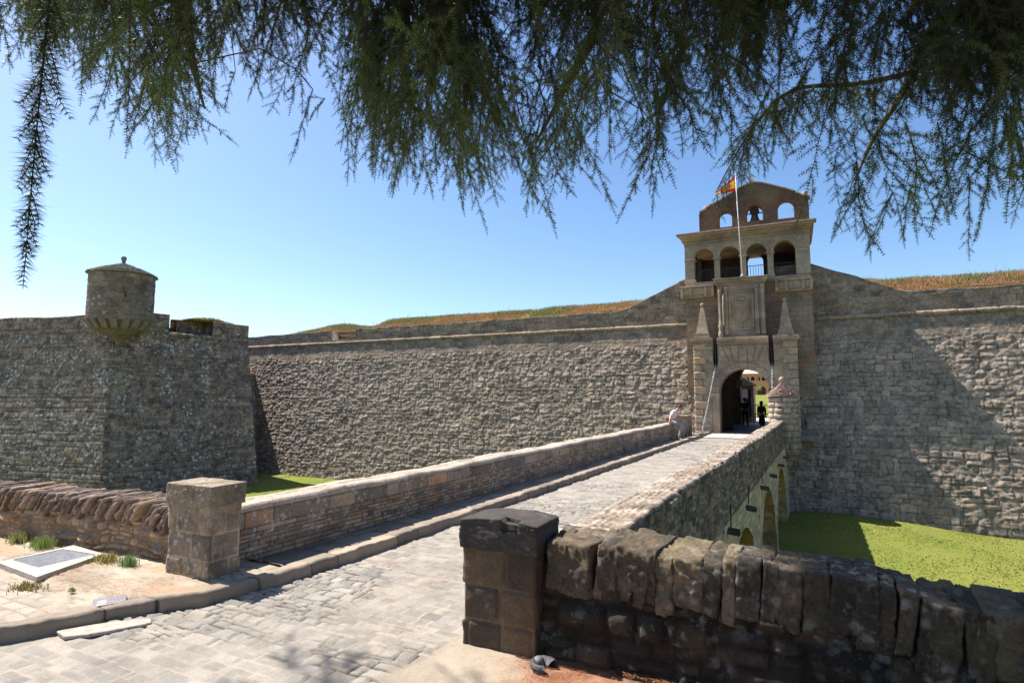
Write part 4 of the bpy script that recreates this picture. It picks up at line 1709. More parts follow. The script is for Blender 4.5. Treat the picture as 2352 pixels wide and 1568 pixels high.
# obelisks with ball tips
for xc_ in (-4.24, -.28):
    bm = bmesh.new()
    add_box(bm, xc_ - .40, xc_ + .40, YF - .10, YF + .7, 4.923, 5.02, .02)
    add_box(bm, xc_ - .35, xc_ + .35, YF - .05, YF + .65, 5.022, 5.22, .02)
    yc_ = YF + .3
    r1 = bmesh.ops.create_cone(bm, segments=4, radius1=.30 * 1.414, radius2=.085 * 1.414, depth=1.36, cap_ends=True,
                               matrix=Matrix.Translation((xc_, yc_, 5.224 + .68)) @ Matrix.Rotation(math.pi / 4, 4, 'Z'))
    add_lathe(bm, [(.07, 6.585), (.045, 6.63), (.06, 6.65)], xc_, yc_, 12)
    add_sphere(bm, (xc_, yc_, 6.74), .105, 12)
    bm_obj('obelisk', bm, M_gated, gate)

# escutcheon block
esc = bmesh.new()
add_box(esc, -3.42, -1.18, YF + .12, 32.6, 4.925, 7.62, .02)
es = bm_obj('heraldic_panel', esc, M_gated, gate)
bm = bmesh.new()
for k, (o1, z0_, z1_) in enumerate(((.03, 7.622, 7.70), (.09, 7.702, 7.80), (.17, 7.802, 7.94))):
    add_box(bm, -3.42 - o1, -1.18 + o1, YF + .12 - o1, 32.54, z0_, z1_, .015)
add_box(bm, -3.62, -1.0, YF - .12, 32.53, 7.942, 8.0, .015)
bm_obj('panel_cornice', bm, M_gated, gate)
bm = bmesh.new()
yq = YF + .118
for x in (-3.30, -3.02, -1.56, -1.28):
    add_box(bm, x - .08, x + .08, yq - .08, yq, 5.35, 7.45, .015)
    add_box(bm, x - .11, x + .11, yq - .11, yq - .001, 5.05, 5.345, .015)
    add_box(bm, x - .10, x + .10, yq - .10, yq - .001, 7.455, 7.6, .015)
add_box(bm, -2.86, -1.72, yq - .05, yq, 7.26, 7.34, .01)
add_box(bm, -2.86, -1.72, yq - .05, yq, 5.30, 5.38, .01)
add_box(bm, -2.88, -2.80, yq - .05, yq, 5.385, 7.255, .01)
add_box(bm, -1.78, -1.70, yq - .05, yq, 5.385, 7.255, .01)
bm_obj('panel_frame', bm, M_gated, gate)
bm = bmesh.new()
add_lathe(bm, [(.10, 4.93), (.13, 5.0), (.13, 5.2), (.09, 5.26), (.11, 5.4), (.13, 5.55), (.07, 5.66), (.075, 6.3), (.06, 7.2), (.09, 7.3), (.10, 7.4)], -3.30, yq - .14, 16)
bm_obj('panel_column', bm, M_gated, gate, True)
bm = bmesh.new()
add_lathe(bm, [(.05, 5.5), (.07, 5.65), (.05, 5.8), (.06, 6.6), (.035, 7.2)], -3.14, yq - .2, 12)
bm_obj('panel_column', bm, M_gated, gate, True)
# shield relief: outline, raised field, garland
bm = bmesh.new()
sc_x, sc_z = -2.29, 6.28


def shield(s):
    pts = [(-.37, .47), (.37, .47)]
    pts += [(.37 * math.cos(t), -.12 + .40 * math.sin(t)) for t in np.linspace(0, -math.pi, 13)]
    return [(sc_x + x * s, sc_z + z * s) for x, z in pts]


so, si = shield(1.0), shield(.9)
for k in range(len(so)):
    a, b = so[k], so[(k + 1) % len(so)]
    c, d = si[(k + 1) % len(so)], si[k]
    add_prism(bm, [(a[0], yq - .06, a[1]), (b[0], yq - .06, b[1]), (c[0], yq - .06, c[1]), (d[0], yq - .06, d[1])], (0, .058, 0))
add_prism(bm, [(x, yq - .03, z) for x, z in shield(.89)], (0, .028, 0))
for k in range(30):
    t = 2 * math.pi * k / 30
    add_sphere(bm, (sc_x + .50 * math.cos(t), yq - .015, sc_z + .06 + .70 * math.sin(t)), .035, 6)
add_sphere(bm, (sc_x, yq - .02, sc_z - .78), .08, 8)
add_box(bm, sc_x - .16, sc_x + .16, yq - .05, yq, sc_z + .55, sc_z + .68, .02)
bm_obj('shield_relief', bm, M_gated, gate)

# ---- tower body behind
TY = 32.2
kx = TY / 31.3
XL, XR = -5.02 * kx, .95 * kx


def zz_(z, Y=TY):
    return EYE + (z - EYE) * Y / 31.3


ZF = zz_(7.80)        # loggia floor
bm = bmesh.new()
add_box(bm, XL, XR, TY, TY + .5, 4.0, ZF)                     # wall behind the obelisks
add_box(bm, XL, -3.9, TY, TY + .5, 1.7, 3.998)
add_box(bm, -.7, XR, TY, TY + .5, 1.7, 3.998)
add_box(bm, XL, XL + .5, TY + .502, 37.5, 4.6, ZF - .001)
add_box(bm, XR - .5, XR, TY + .502, 37.5, 4.6, ZF - .001)
bm_obj('tower_wall', bm, M_tower, gate)
bm = bmesh.new()
add_box(bm, XL + .02, XR - .02, TY + .02, 37.4, ZF + .001, ZF + .12)
bm_obj('loggia_floor', bm, M_gated, gate)
SP = zz_(9.22)
AR = .50 * kx
cen = [c * kx for c in (-4.03, -2.76, -1.48, -.20)]
ZE = zz_(10.0)
bm = bmesh.new()
arch_wall(bm, XL, XR, ZF + .12, ZE, [(c, AR, ZF + .12, SP - .04) for c in cen], TY, .5)
bm_obj('loggia_arcade', bm, M_gate, gate)
bm = bmesh.new()
arch_wall(bm, TY + .502, 36.4, ZF + .12, ZE, [(34.6, .95, ZF + .12, SP)], XL, .45, axis='y')
arch_wall(bm, TY + .502, 36.4, ZF + .12, ZE, [], XR - .45, .45, axis='y')
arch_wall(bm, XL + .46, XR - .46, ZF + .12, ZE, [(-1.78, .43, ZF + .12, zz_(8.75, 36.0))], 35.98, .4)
bm_obj('loggia_wall', bm, plain_mat('loggia interior shade', (.05, .038, .03), .95, .3, 3), gate)  # shade inside the loggia is put into this near-black wall colour
bm = bmesh.new()
add_box(bm, XL + .1, XR - .1, TY + .1, 36.3, ZE - .12, ZE + .4)
bm_obj('loggia_ceiling', bm, M_dark, gate)
for x in [XL + .28] + [(a + b) / 2 for a, b in zip(cen[:-1], cen[1:])] + [XR - .36]:
    bm = bmesh.new()
    wq = .20 if abs(x - XL - .28) > .01 and abs(x - XR + .36) > .01 else .30
    add_box(bm, x - wq, x + wq, TY - .05, TY + .4, SP - .15, SP - .03, .02)
    bm_obj('capital', bm, M_gated, gate)
    bm = bmesh.new()
    add_box(bm, x - wq, x + wq, TY - .04, TY + .4, ZF + .122, ZF + .26, .015)
    bm_obj('pier_base', bm, M_gated, gate)
for c in cen:
    ring = bmesh.new()
    ring_blocks(ring, c, SP - .04, AR - .002, AR + .11, TY - .022, .02, 1, gap=0.0)
    ring.free()
for c in cen:
    bm = bmesh.new()
    n = 18
    for k in range(n):
        t0, t1 = math.pi * k / n, math.pi * (k + 1) / n
        pts = [(c + r * math.cos(t), TY - .03, SP - .04 + r * math.sin(t)) for r, t in ((AR, t0), (AR, t1), (AR + .12, t1), (AR + .12, t0))]
        add_prism(bm, pts, (0, .028, 0))
    bm_obj('archivolt', bm, M_gated, gate)
# entablature and eaves
bm = bmesh.new()
for o1, z0_, z1_ in ((.03, 9.86, 9.93), (.06, 10.0, 10.06), (.12, 10.16, 10.24), (.22, 10.24, 10.34), (.34, 10.34, 10.44)):
    add_box(bm, XL - o1 * .7, XR + o1 * .62, TY - o1, 36.6 + o1 * .3, zz_(z0_) + .002, zz_(z1_), .012)
add_box(bm, XL, XR, TY, 36.5, ZE + .002, zz_(10.42))
bm_obj('entablature', bm, M_gated, gate)
rr = random.Random(8)
bm = bmesh.new()
ze = zz_(10.44)
x = XL - .32
while x < XR + .24:
    wd_ = min(rr.uniform(.22, .5), XR + .27 - x)
    for row in range(4):
        y0 = TY - .42 + row * .22
        zz0 = ze + .01 + row * .07 + rr.uniform(-.008, .008)
        xo = x + rr.uniform(-.08, .08)
        add_box(bm, xo, xo + wd_ + .02, y0 + rr.uniform(-.05, .03), y0 + .6, zz0, zz0 + .05, .008)
    x += wd_
for sx in (XL - .36, XR - .27):
    y = TY - .3
    while y < 36.6:
        wd_ = rr.uniform(.25, .5)
        add_box(bm, sx, sx + .52, y, y + wd_, ze + .05 + rr.uniform(0, .05), ze + .13, .008)
        y += wd_
add_prism(bm, [(XL - .2, TY - .1, ze + .02), (XL - .2, 33.5, ze + .42), (XL - .2, 36.7, ze + .02)], (XR - XL + .4, 0, 0))
bm_obj('roof', bm, M_slabred, gate)
# railings of the loggia, one in each bay
for c in cen:
    bm = bmesh.new()
    zt = zz_(8.60)
    add_box(bm, c - AR, c + AR, TY + .20, TY + .23, zt - .03, zt)
    add_box(bm, c - AR, c + AR, TY + .205, TY + .225, ZF + .17, ZF + .19)
    for k in range(8):
        x = c - AR + (k + .5) * 2 * AR / 8
        add_box(bm, x - .011, x + .011, TY + .206, TY + .226, ZF + .121, zt - .031)
    bm_obj('railing', bm, M_iron, gate)
# brattice boxes below the loggia sill
for a, b in ((-5.32, -3.60), (-.72, 1.0)):
    bm = bmesh.new()
    yb = TY - .36
    k_ = yb / 31.3
    x0, x1 = a * k_, b * k_
    z0_, z1_ = zz_(7.12, yb), zz_(7.76, yb)
    add_box(bm, x0, x1, yb, TY - .002, z1_ - .10, z1_, .02)
    add_box(bm, x0 + .03, x1 - .03, yb + .1, TY - .002, z0_ + .14, z1_ - .102, .01)
    for t in (.03, .28, .72, .93):
        xx = x0 + (x1 - x0) * t
        add_box(bm, xx, xx + .13, yb + .01, yb + .098, z0_ + .05, z1_ - .103, .02)
    add_box(bm, x0 + .02, x1 - .02, yb + .16, TY - .003, z0_, z0_ + .138, .02)
    bm_obj('brattice', bm, M_gated, gate)

# bell gable
BY = 33.0
kb = BY / 31.3
gx = np.array([-4.22, -4.20, -3.9, -3.67, -3.2, -2.82, -2.4, -2.11, -1.85, -1.56, -1.2, -.99, -.6, 0.03, .45, .53, .75, .99]) * kb
gz = np.array([11.60, 11.68, 11.74, 11.94, 12.13, 12.31, 12.55, 12.70, 12.79, 12.83, 12.80, 12.72, 12.55, 12.27, 12.06, 11.96, 11.84, 11.75])
gz = EYE + (gz - EYE) * kb


def gtop(x):
    return float(np.interp(x, gx, gz))


def gb(z):
    return EYE + (z - EYE) * kb


bops = [(-2.905 * kb, .325 * kb, gb(10.72), gb(11.24)), (-1.49 * kb, .385 * kb, gb(10.86), gb(11.30)), (-.04 * kb, .37 * kb, gb(10.80), gb(11.37))]
bm = bmesh.new()
arch_wall(bm, gx[0], gx[-1], ze + .1, gtop, bops, BY, .55, dx=.2)
bm_obj('bell_gable', bm, M_brick, gate)
M_gb = ashlar_mat('gable brick', (.27, .14, .085), (.22, .125, .08), (.16, .12, .09), .1, .05, bump=.5, rust=.1)
for c_, r_, sb, zs in bops:
    bm = bmesh.new()
    ring_blocks(bm, c_, zs, r_ + .004, r_ + .27, BY - .03, .028, 15, a0=.1, a1=math.pi - .1, gap=.03)
    bm_obj('brick_arch', bm, M_gb, gate)
bm = bmesh.new()
x = gx[1]
while x < gx[-1] - .1:
    d_ = rr.uniform(.22, .36)
    z = gtop(x + d_ / 2)
    sl_ = math.atan2(gtop(x + d_) - gtop(x), d_)
    b2 = bmesh.new()
    add_box(b2, x, x + d_ + .03, BY - .10, BY + .65, z + .012, z + .065, .008)
    bmesh.ops.rotate(b2, verts=b2.verts[:], cent=(x + d_ / 2, BY, z), matrix=Matrix.Rotation(-sl_, 3, 'Y'))
    me_ = bpy.data.meshes.new('tmp')
    b2.to_mesh(me_)
    b2.free()
    bm.from_mesh(me_)
    bpy.data.meshes.remove(me_)
    x += d_
bm_obj('gable_coping', bm, M_slab, gate)
for xb, zb2 in ((-3.88, 11.93), (.83, 11.99)):
    bm = bmesh.new()
    X_, Z_ = xb * kb, gb(zb2)
    add_lathe(bm, [(.13, Z_ - .3), (.10, Z_ - .15), (.06, Z_ - .12)], X_, BY + .28, 12)
    add_sphere(bm, (X_, BY + .28, Z_), .155, 16)
    bm_obj('ball_finial', bm, M_slabred, gate, True)
bm = bmesh.new()
X_ = -1.56 * kb
add_box(bm, X_ - .2, X_ + .2, BY + .1, BY + .5, gb(12.80), gb(12.87), .01)
bmesh.ops.create_cone(bm, segments=4, radius1=.22, radius2=.05, depth=.66, cap_ends=True, matrix=Matrix.Translation((X_, BY + .3, gb(12.87) + .33)) @ Matrix.Rotation(math.pi / 4, 4, 'Z'))
bm_obj('pinnacle', bm, M_slab, gate)
# bell with its wooden yoke
bell = empty('bell', (-1.5 * kb, BY + .28, gb(11.1)))
tag(bell, 'dark bronze bell hanging in the middle opening of the gable', 'bell')
X_, z0_ = -1.5 * kb, gb(10.86)
bm = bmesh.new()
add_lathe(bm, [(.30, z0_ + .02), (.285, z0_ + .05), (.22, z0_ + .14), (.18, z0_ + .3), (.16, z0_ + .40), (.06, z0_ + .45)], X_, BY + .28, 20)
bm_obj('bell_body', bm, plain_mat('bronze', (.07, .06, .045), .5, .2, 10, metal=.5), bell, True)
bm = bmesh.new()
bmesh.ops.create_cone(bm, segments=20, radius1=.24, radius2=.24, depth=.16, cap_ends=True, matrix=Matrix.Translation((X_, BY + .28, z0_ + .60)) @ Matrix.Rotation(math.pi / 2, 4, 'X'))
add_box(bm, X_ - .42, X_ + .42, BY + .24, BY + .32, z0_ + .46, z0_ + .51, .01)
bm_obj('yoke', bm, M_dark, bell)

# ---- passage
bm = bmesh.new()
add_box(bm, -5.0, -3.98, 32.32, 41, -.1, 4.6)
bm_obj('passage_wall', bm, M_gate, gate)
bm = bmesh.new()
add_box(bm, -.62, .6, 32.32, 41, -.1, 4.6)
bm_obj('passage_wall', bm, M_gate, gate)
bm = bmesh.new()
add_box(bm, -5.0, .6, 32.31, 41.2, 4.602, 5.0)
bm_obj('passage_ceiling', bm, M_dark, gate)
bm = bmesh.new()
arch_wall(bm, -5.0, .6, -.1, 4.6, [(-1.95, 1.28, -.1, 2.9)], 41.02, .8)
bm_obj('inner_arch', bm, M_gate, gate)
bm = bmesh.new()
add_box(bm, -3.78, -3.12, 33.6, 33.72, .02, 3.3, .01)
bm_obj('door_leaf', bm, M_dark, gate)
bm = bmesh.new()
add_box(bm, -5.2, 1, 31.1, 41.9, -.2, .035)
struct(bm_obj('floor', bm, plain_mat('passage floor', (.22, .21, .21), .6, .3, 3, bump=.4)))
# rampart mass round the passage
bm = bmesh.new()
add_box(bm, -46, -5.05, 33.9, 41, -4, 5.6)
add_box(bm, .65, 26, 33.9, 41, -4, 6.4)
struct(bm_obj('terrain', bm, M_earth))

sg = empty('hanging_sign', (-2.63, 33, 2.6))
tag(sg, 'small black square sign hanging on a bracket inside the gate arch', 'sign')
bm = bmesh.new()
add_box(bm, -2.77, -2.50, 33.0, 33.04, 2.43, 2.75, .01)
bm_obj('board', bm, M_dark, sg)
bm = bmesh.new()
add_tube(bm, [(-3.2, 33.02, 2.78), (-2.48, 33.02, 2.78)], .012, 6)
bm_obj('bracket', bm, M_iron, sg)

# ---- chains of the drawbridge
def chain(p0, p1, label, sag=.05):
    p0, p1 = Vector(p0), Vector(p1)
    L = (p1 - p0).length
    n = int(L / .085)
    d = (p1 - p0).normalized()
    s1 = d.cross(Vector((0, 1, 0))).normalized()
    s2 = d.cross(s1)
    bm = bmesh.new()
    for k in range(n):
        t = (k + .5) / n
        c = p0.lerp(p1, t) + Vector((0, 0, -sag * 4 * t * (1 - t)))
        s = s1 if k % 2 else s2
        pts = [c + d * (.055 * math.cos(a)) + s * (.028 * math.sin(a)) for a in np.linspace(0, 2 * math.pi, 11)]
        add_tube(bm, pts, .009, 5, caps=False)
    o = bm_obj('chain', bm, M_steel, None, True)
    tag(o, label, 'chain', 'drawbridge chains')


chain((-3.61, 31.2, 3.5), (-4.19, 29.75, .16), 'pale iron chain slanting down to the left edge of the drawbridge')
chain((-.97, 31.2, 3.5), (-1.0, 29.9, .75), 'pale iron chain hanging down behind the small sentry box roof')
rl = empty('guard_rail', (-4.2, 30.5, 0))
tag(rl, 'three galvanised guard rails closing the gap between end pier and gate', 'guard rail')
for z in (.14, .40, .70):
    bm = bmesh.new()
    add_tube(bm, [(-4.58, 29.62, z), (-3.97, 31.22, z + .02)], .028, 8)
    add_sphere(bm, (-4.58, 29.62, z), .045, 8)
    bm_obj('rail', bm, M_steel, rl)

# ---- little sentry box beside the gate
sb = empty('sentry_box', (-.54, 30.35, 0))
tag(sb, 'small round sentry box with stepped conical roof right of the gate', 'sentry box')
aa = np.linspace(0, 2 * math.pi, 130)
zz = np.arange(-.62, 1.93, .03)
A_, Z_ = np.meshgrid(aa, zz, indexing='ij')
r_s = .60
P = np.stack([-.54 + r_s * np.cos(A_), 30.35 + r_s * np.sin(A_), Z_], -1)
st_s = dict(rh=.27, rv=.1, w=.5, jit=.4, joint=.012, edge=.05, depth=.05, pop=.02, tilt=.02, belly=.02, rough=.03, rs=6, wob=.01, split=0,
            mortar=(.18, .14, .11), cv=.3, pal=[(.40, .33, .29), (.34, .29, .24), (.38, .34, .27)])
sheet('wall', P, A_ * r_s, Z_, st_s, M_tur, sb, 97, closed=True)
bm = bmesh.new()
add_lathe(bm, [(.66, -.60), (.70, -.66), (.66, -.76), (.5, -.86), (.48, -1.0), (.34, -1.12), (.3, -1.3), (.12, -1.45), (.01, -1.6)], -.54, 30.35, 28)
add_box(bm, -.54 + .1, .12, 30.5, 31.6, -.9, 1.9, .02)
bm_obj('corbel', bm, M_tower, sb)
bm = bmesh.new()
for k, (r, z) in enumerate(((.74, 1.93), (.68, 2.02), (.56, 2.11), (.47, 2.20), (.36, 2.28), (.26, 2.36), (.17, 2.45))):
    rq = random.Random(k)
    n = max(7, int(22 * r))
    for j in range(n):
        a = 2 * math.pi * (j + rq.random() * .3) / n
        da = math.pi / n * .98
        ro = r * (1 + rq.uniform(-.03, .05))
        pts = [(-.54, 30.35, z), (-.54 + ro * math.cos(a - da), 30.35 + ro * math.sin(a - da), z), (-.54 + ro * math.cos(a + da), 30.35 + ro * math.sin(a + da), z)]
        add_prism(bm, pts, (0, 0, .055 + rq.uniform(0, .02)))
add_lathe(bm, [(.62, 1.94), (.5, 2.05), (.42, 2.16), (.3, 2.27), (.16, 2.4), (.1, 2.5)], -.54, 30.35, 20)
bm_obj('roof', bm, M_slabred, sb)
bm = bmesh.new()
add_lathe(bm, [(.09, 2.45), (.06, 2.56), (.09, 2.60)], -.54, 30.35, 12)
add_sphere(bm, (-.54, 30.35, 2.72), .135, 16)
bm_obj('ball_finial', bm, M_slabred, sb, True)
bm = bmesh.new()
an = -1.75
add_prism(bm, [(-.54 + .64 * math.cos(an + q) , 30.35 + .64 * math.sin(an + q), z) for q, z in ((-.1, 1.2), (.1, 1.2), (.1, 1.5), (-.1, 1.5))], (0, .1, 0))
bm_obj('loophole', bm, plain_mat('slot', (.01, .01, .01), 1, 0, 1, bump=0), sb)

# ---- flagpole and flag
fp = empty('flagpole', (-2.17, 31.1, 8.0))
tag(fp, 'thin white flagpole rising from the heraldic panel in front of the loggia', 'flagpole')
bm = bmesh.new()
add_tube(bm, [(-2.17, 31.1, 7.98), (-2.26, 31.1, 11), (-2.33, 31.1, 13.42)], [.028, .024, .018], 10)
bm_obj('pole', bm, M_white, fp, True)
bm = bmesh.new()
add_lathe(bm, [(.09, 8.0), (.09, 8.06), (.05, 8.1)], -2.17, 31.1, 12)
bm_obj('pole_base', bm, M_steel, fp)
nu, nv = 40, 24
Vf, Cf = [], []
A0, B0 = np.array([-2.34, 31.08, 13.33]), np.array([-2.31, 31.08, 12.47])
A1, B1 = np.array([-3.36, 31.35, 12.62]), np.array([-3.30, 31.2, 12.46])
for i in range(nu):
    u = i / (nu - 1)
    for j in range(nv):
        v = j / (nv - 1)
        p = (A0 * (1 - v) + B0 * v) * (1 - u) + (A1 * (1 - v) + B1 * v) * u
        p = p + np.array([0, .10 * math.sin(u * 8 + v * 3) * (.3 + u), .05 * math.sin(u * 7 + 1 + v * 2) * u + .10 * u * (1 - u) * (v - .2)])
        Vf.append(p)
        c = (.62, .03, .045) if (v < .25 or v > .75) else (.85, .50, .03)
        if .25 < v < .75:
            e = ((u - .33) / .13) ** 2 + ((v - .5) / .17) ** 2
            if e < 1:
                c = (.45, .10, .05) if e > .35 else (.70, .38, .22)
        Cf.append(c)
idf = np.arange(nu * nv).reshape(nu, nv)
Fq = np.stack([idf[:-1, :-1], idf[1:, :-1], idf[1:, 1:], idf[:-1, 1:]], -1).reshape(-1, 4)
tag(mesh_np('flag', np.array(Vf), Fq, blade_mat('flag cloth', .35, .8, .1), None, np.array(Cf)),
    'red and yellow striped flag with a small crest blowing left from the pole', 'flag')

# ================================================================== COURTYARD
bm = bmesh.new()
add_box(bm, -60, 40, 41.9, 60, -.3, .02)
struct(bm_obj('path', bm, plain_mat('courtyard gravel', (.45, .40, .34), .9, .15, 3, bump=.2)))
bm = bmesh.new()
bm.faces.new([bm.verts.new(v) for v in ((-70, 57, .04), (60, 57, .04), (60, 151, 1.98), (-70, 151, 1.98))])
struct(bm_obj('lawn', bm, M_lawn))
hut = empty('ticket_hut', (-3.6, 45, 0))
tag(hut, 'small stone ticket hut with a slab roof seen through the gate', 'hut')
bm = bmesh.new()
add_box(bm, -4.6, -2.62, 44, 46, 0, 2.62, .02)
bm_obj('wall', bm, M_tower, hut)
bm = bmesh.new()
for k in range(7):
    add_box(bm, -4.8 + k * .17, -2.42 - k * .15, 43.8 + k * .15, 46.2 - k * .15, 2.62 + k * .095, 2.70 + k * .095, .01)
bm_obj('roof', bm, M_slab, hut)
bm = bmesh.new()
add_box(bm, -3.36, -3.0, 43.97, 43.999, 1.3, 2.4)
wn = bm_obj('window', bm, M_white, hut)
bm = bmesh.new()
add_box(bm, -2.96, -2.80, 43.96, 43.999, .9, 2.4)
bm_obj('shutter', bm, M_dark, hut)
nb = empty('notice_board', (-2.75, 42.1, 0))
tag(nb, 'white framed notice board standing beside the inner arch', 'notice board')
bm = bmesh.new()
add_box(bm, -2.98, -2.66, 42.05, 42.09, .5, 1.75, .01)
bm_obj('panel', bm, plain_mat('board blue', (.10, .15, .3), .6, .2, 4, bump=0), nb)
for x in (-3.0, -2.65):
    bm = bmesh.new()
    add_box(bm, x - .02, x + .02, 42.04, 42.1, 0.02, 1.8)
    bm_obj('post', bm, M_white, nb)
ig = empty('iron_gate', (-1.9, 42.6, 0))
tag(ig, 'low iron railing gate across the far end of the passage', 'gate')
bm = bmesh.new()
for x in np.arange(-2.56, -.6, .11):
    add_box(bm, x - .01, x + .01, 42.59, 42.61, .3, 1.42)
bm_obj('bars', bm, M_iron, ig)
bm = bmesh.new()
for z in (.45, .66, 1.25):
    add_box(bm, -2.6, -.6, 42.58, 42.62, z, z + .05)
bm_obj('frame', bm, M_iron, ig)

bld = empty('barracks', (-5, 152, 2))
tag(bld, 'long orange two-storey arcaded building with a pale tiled roof across the courtyard', 'building')
M_orange = plain_mat('orange render', (.62, .30, .17), .9, .12, .5, bump=0)
bm = bmesh.new()
pit = 2.42
ops = [(-7.1 + pit * k, .92, 1.9, 3.1) for k in range(-9, 10)]
arch_wall(bm, -30, 20, 1.9, 4.75, ops, 150, .8, dx=3)
bm_obj('wall', bm, M_orange, bld)
bm = bmesh.new()
ops = [(-7.78 + 1.21 * k, .42, 5.35, 5.95, .35) for k in range(-18, 22)]
arch_wall(bm, -30, 20, 4.752, 7.02, ops, 150, .4, dx=3)
bm_obj('wall', bm, M_orange, bld)
bm = bmesh.new()
add_box(bm, -30, 20, 151.5, 152, 1.9, 7)
bm_obj('back_wall', bm, plain_mat('arcade inside', (.16, .13, .13), .9, .2, 1, bump=0), bld)
M_shut = plain_mat('grey shutter', (.32, .33, .36), .8, .1, 2, bump=0)
for k in range(0, 40):
    x = -7.78 + 1.21 * (k - 18)
    if k % 2 == 0:
        bm = bmesh.new()
        add_box(bm, x - .38, x + .1, 150.2, 150.25, 5.35, 6.2)
        bm_obj('shutter', bm, M_shut, bld)
bm = bmesh.new()
add_prism(bm, [(-30.5, 149.4, 7.04), (-30.5, 155, 10.4), (-30.5, 155, 7.04)], (51, 0, 0))
bm_obj('roof', bm, plain_mat('pale roof tile', (.62, .46, .38), .9, .2, 2, bump=.2), bld)

# small tree on the far lawn
st_ = empty('young_tree', (-7.0, 140, 1.7))
tag(st_, 'thin young tree with yellow-green leaves in front of the orange arcade', 'tree')
bm = bmesh.new()
add_tube(bm, [(-7.0, 140, 1.7), (-6.95, 140, 2.7), (-7.0, 140, 3.4)], [.07, .05, .03], 6)
bm_obj('trunk', bm, M_bark, st_)
rs = np.random.RandomState(2)
n = 700
pp = rs.normal(0, 1, (n, 3))
pp = pp / np.linalg.norm(pp, axis=1, keepdims=True) * (rs.rand(n, 1) ** .4) * np.array([.5, .5, .6]) + np.array([-7, 140, 3.4])
tri = pp[:, None] + rs.normal(0, .05, (n, 3, 3))
mesh_np('crown', tri.reshape(-1, 3), np.arange(n * 3).reshape(-1, 3), M_blade, st_, np.repeat(np.array([.35, .36, .10]) * (.6 + .8 * rs.rand(n, 1)), 3, 0), False)

# ================================================================== PEOPLE
def skin_mesh(name, nodes, edges_, mat, parent, root=0, sub=2):
    me = bpy.data.meshes.new(name)
    me.from_pydata([n[0] for n in nodes], edges_, [])
    o = bpy.data.objects.new(name, me)
    COL.objects.link(o)
    md = o.modifiers.new('Skin', 'SKIN')
    sv = me.skin_vertices
    if not sv:
        bm_ = bmesh.new()
        bm_.from_mesh(me)
        bm_.verts.layers.skin.verify()
        bm_.to_mesh(me)
        bm_.free()
        sv = me.skin_vertices
    for i, n_ in enumerate(nodes):
        r = n_[1]
        sv[0].data[i].radius = (r, r) if not isinstance(r, tuple) else r
        sv[0].data[i].use_root = (i == root)
    s2 = o.modifiers.new('Sub', 'SUBSURF')
    s2.levels = s2.render_levels = sub
    dg = bpy.context.evaluated_depsgraph_get()
    me2 = bpy.data.meshes.new_from_object(o.evaluated_get(dg))
    me2.name = name
    bpy.data.objects.remove(o)
    me2.polygons.foreach_set('use_smooth', np.ones(len(me2.polygons), dtype=bool))
    me2.materials.clear()
    me2.materials.append(mat)
    return link(bpy.data.objects.new(name, me2), parent)


M_skin = plain_mat('skin', (.55, .27, .18), .6, .08, 10, bump=0)
M_hair = plain_mat('hair', (.035, .022, .018), .6, .3, 60, bump=.4)


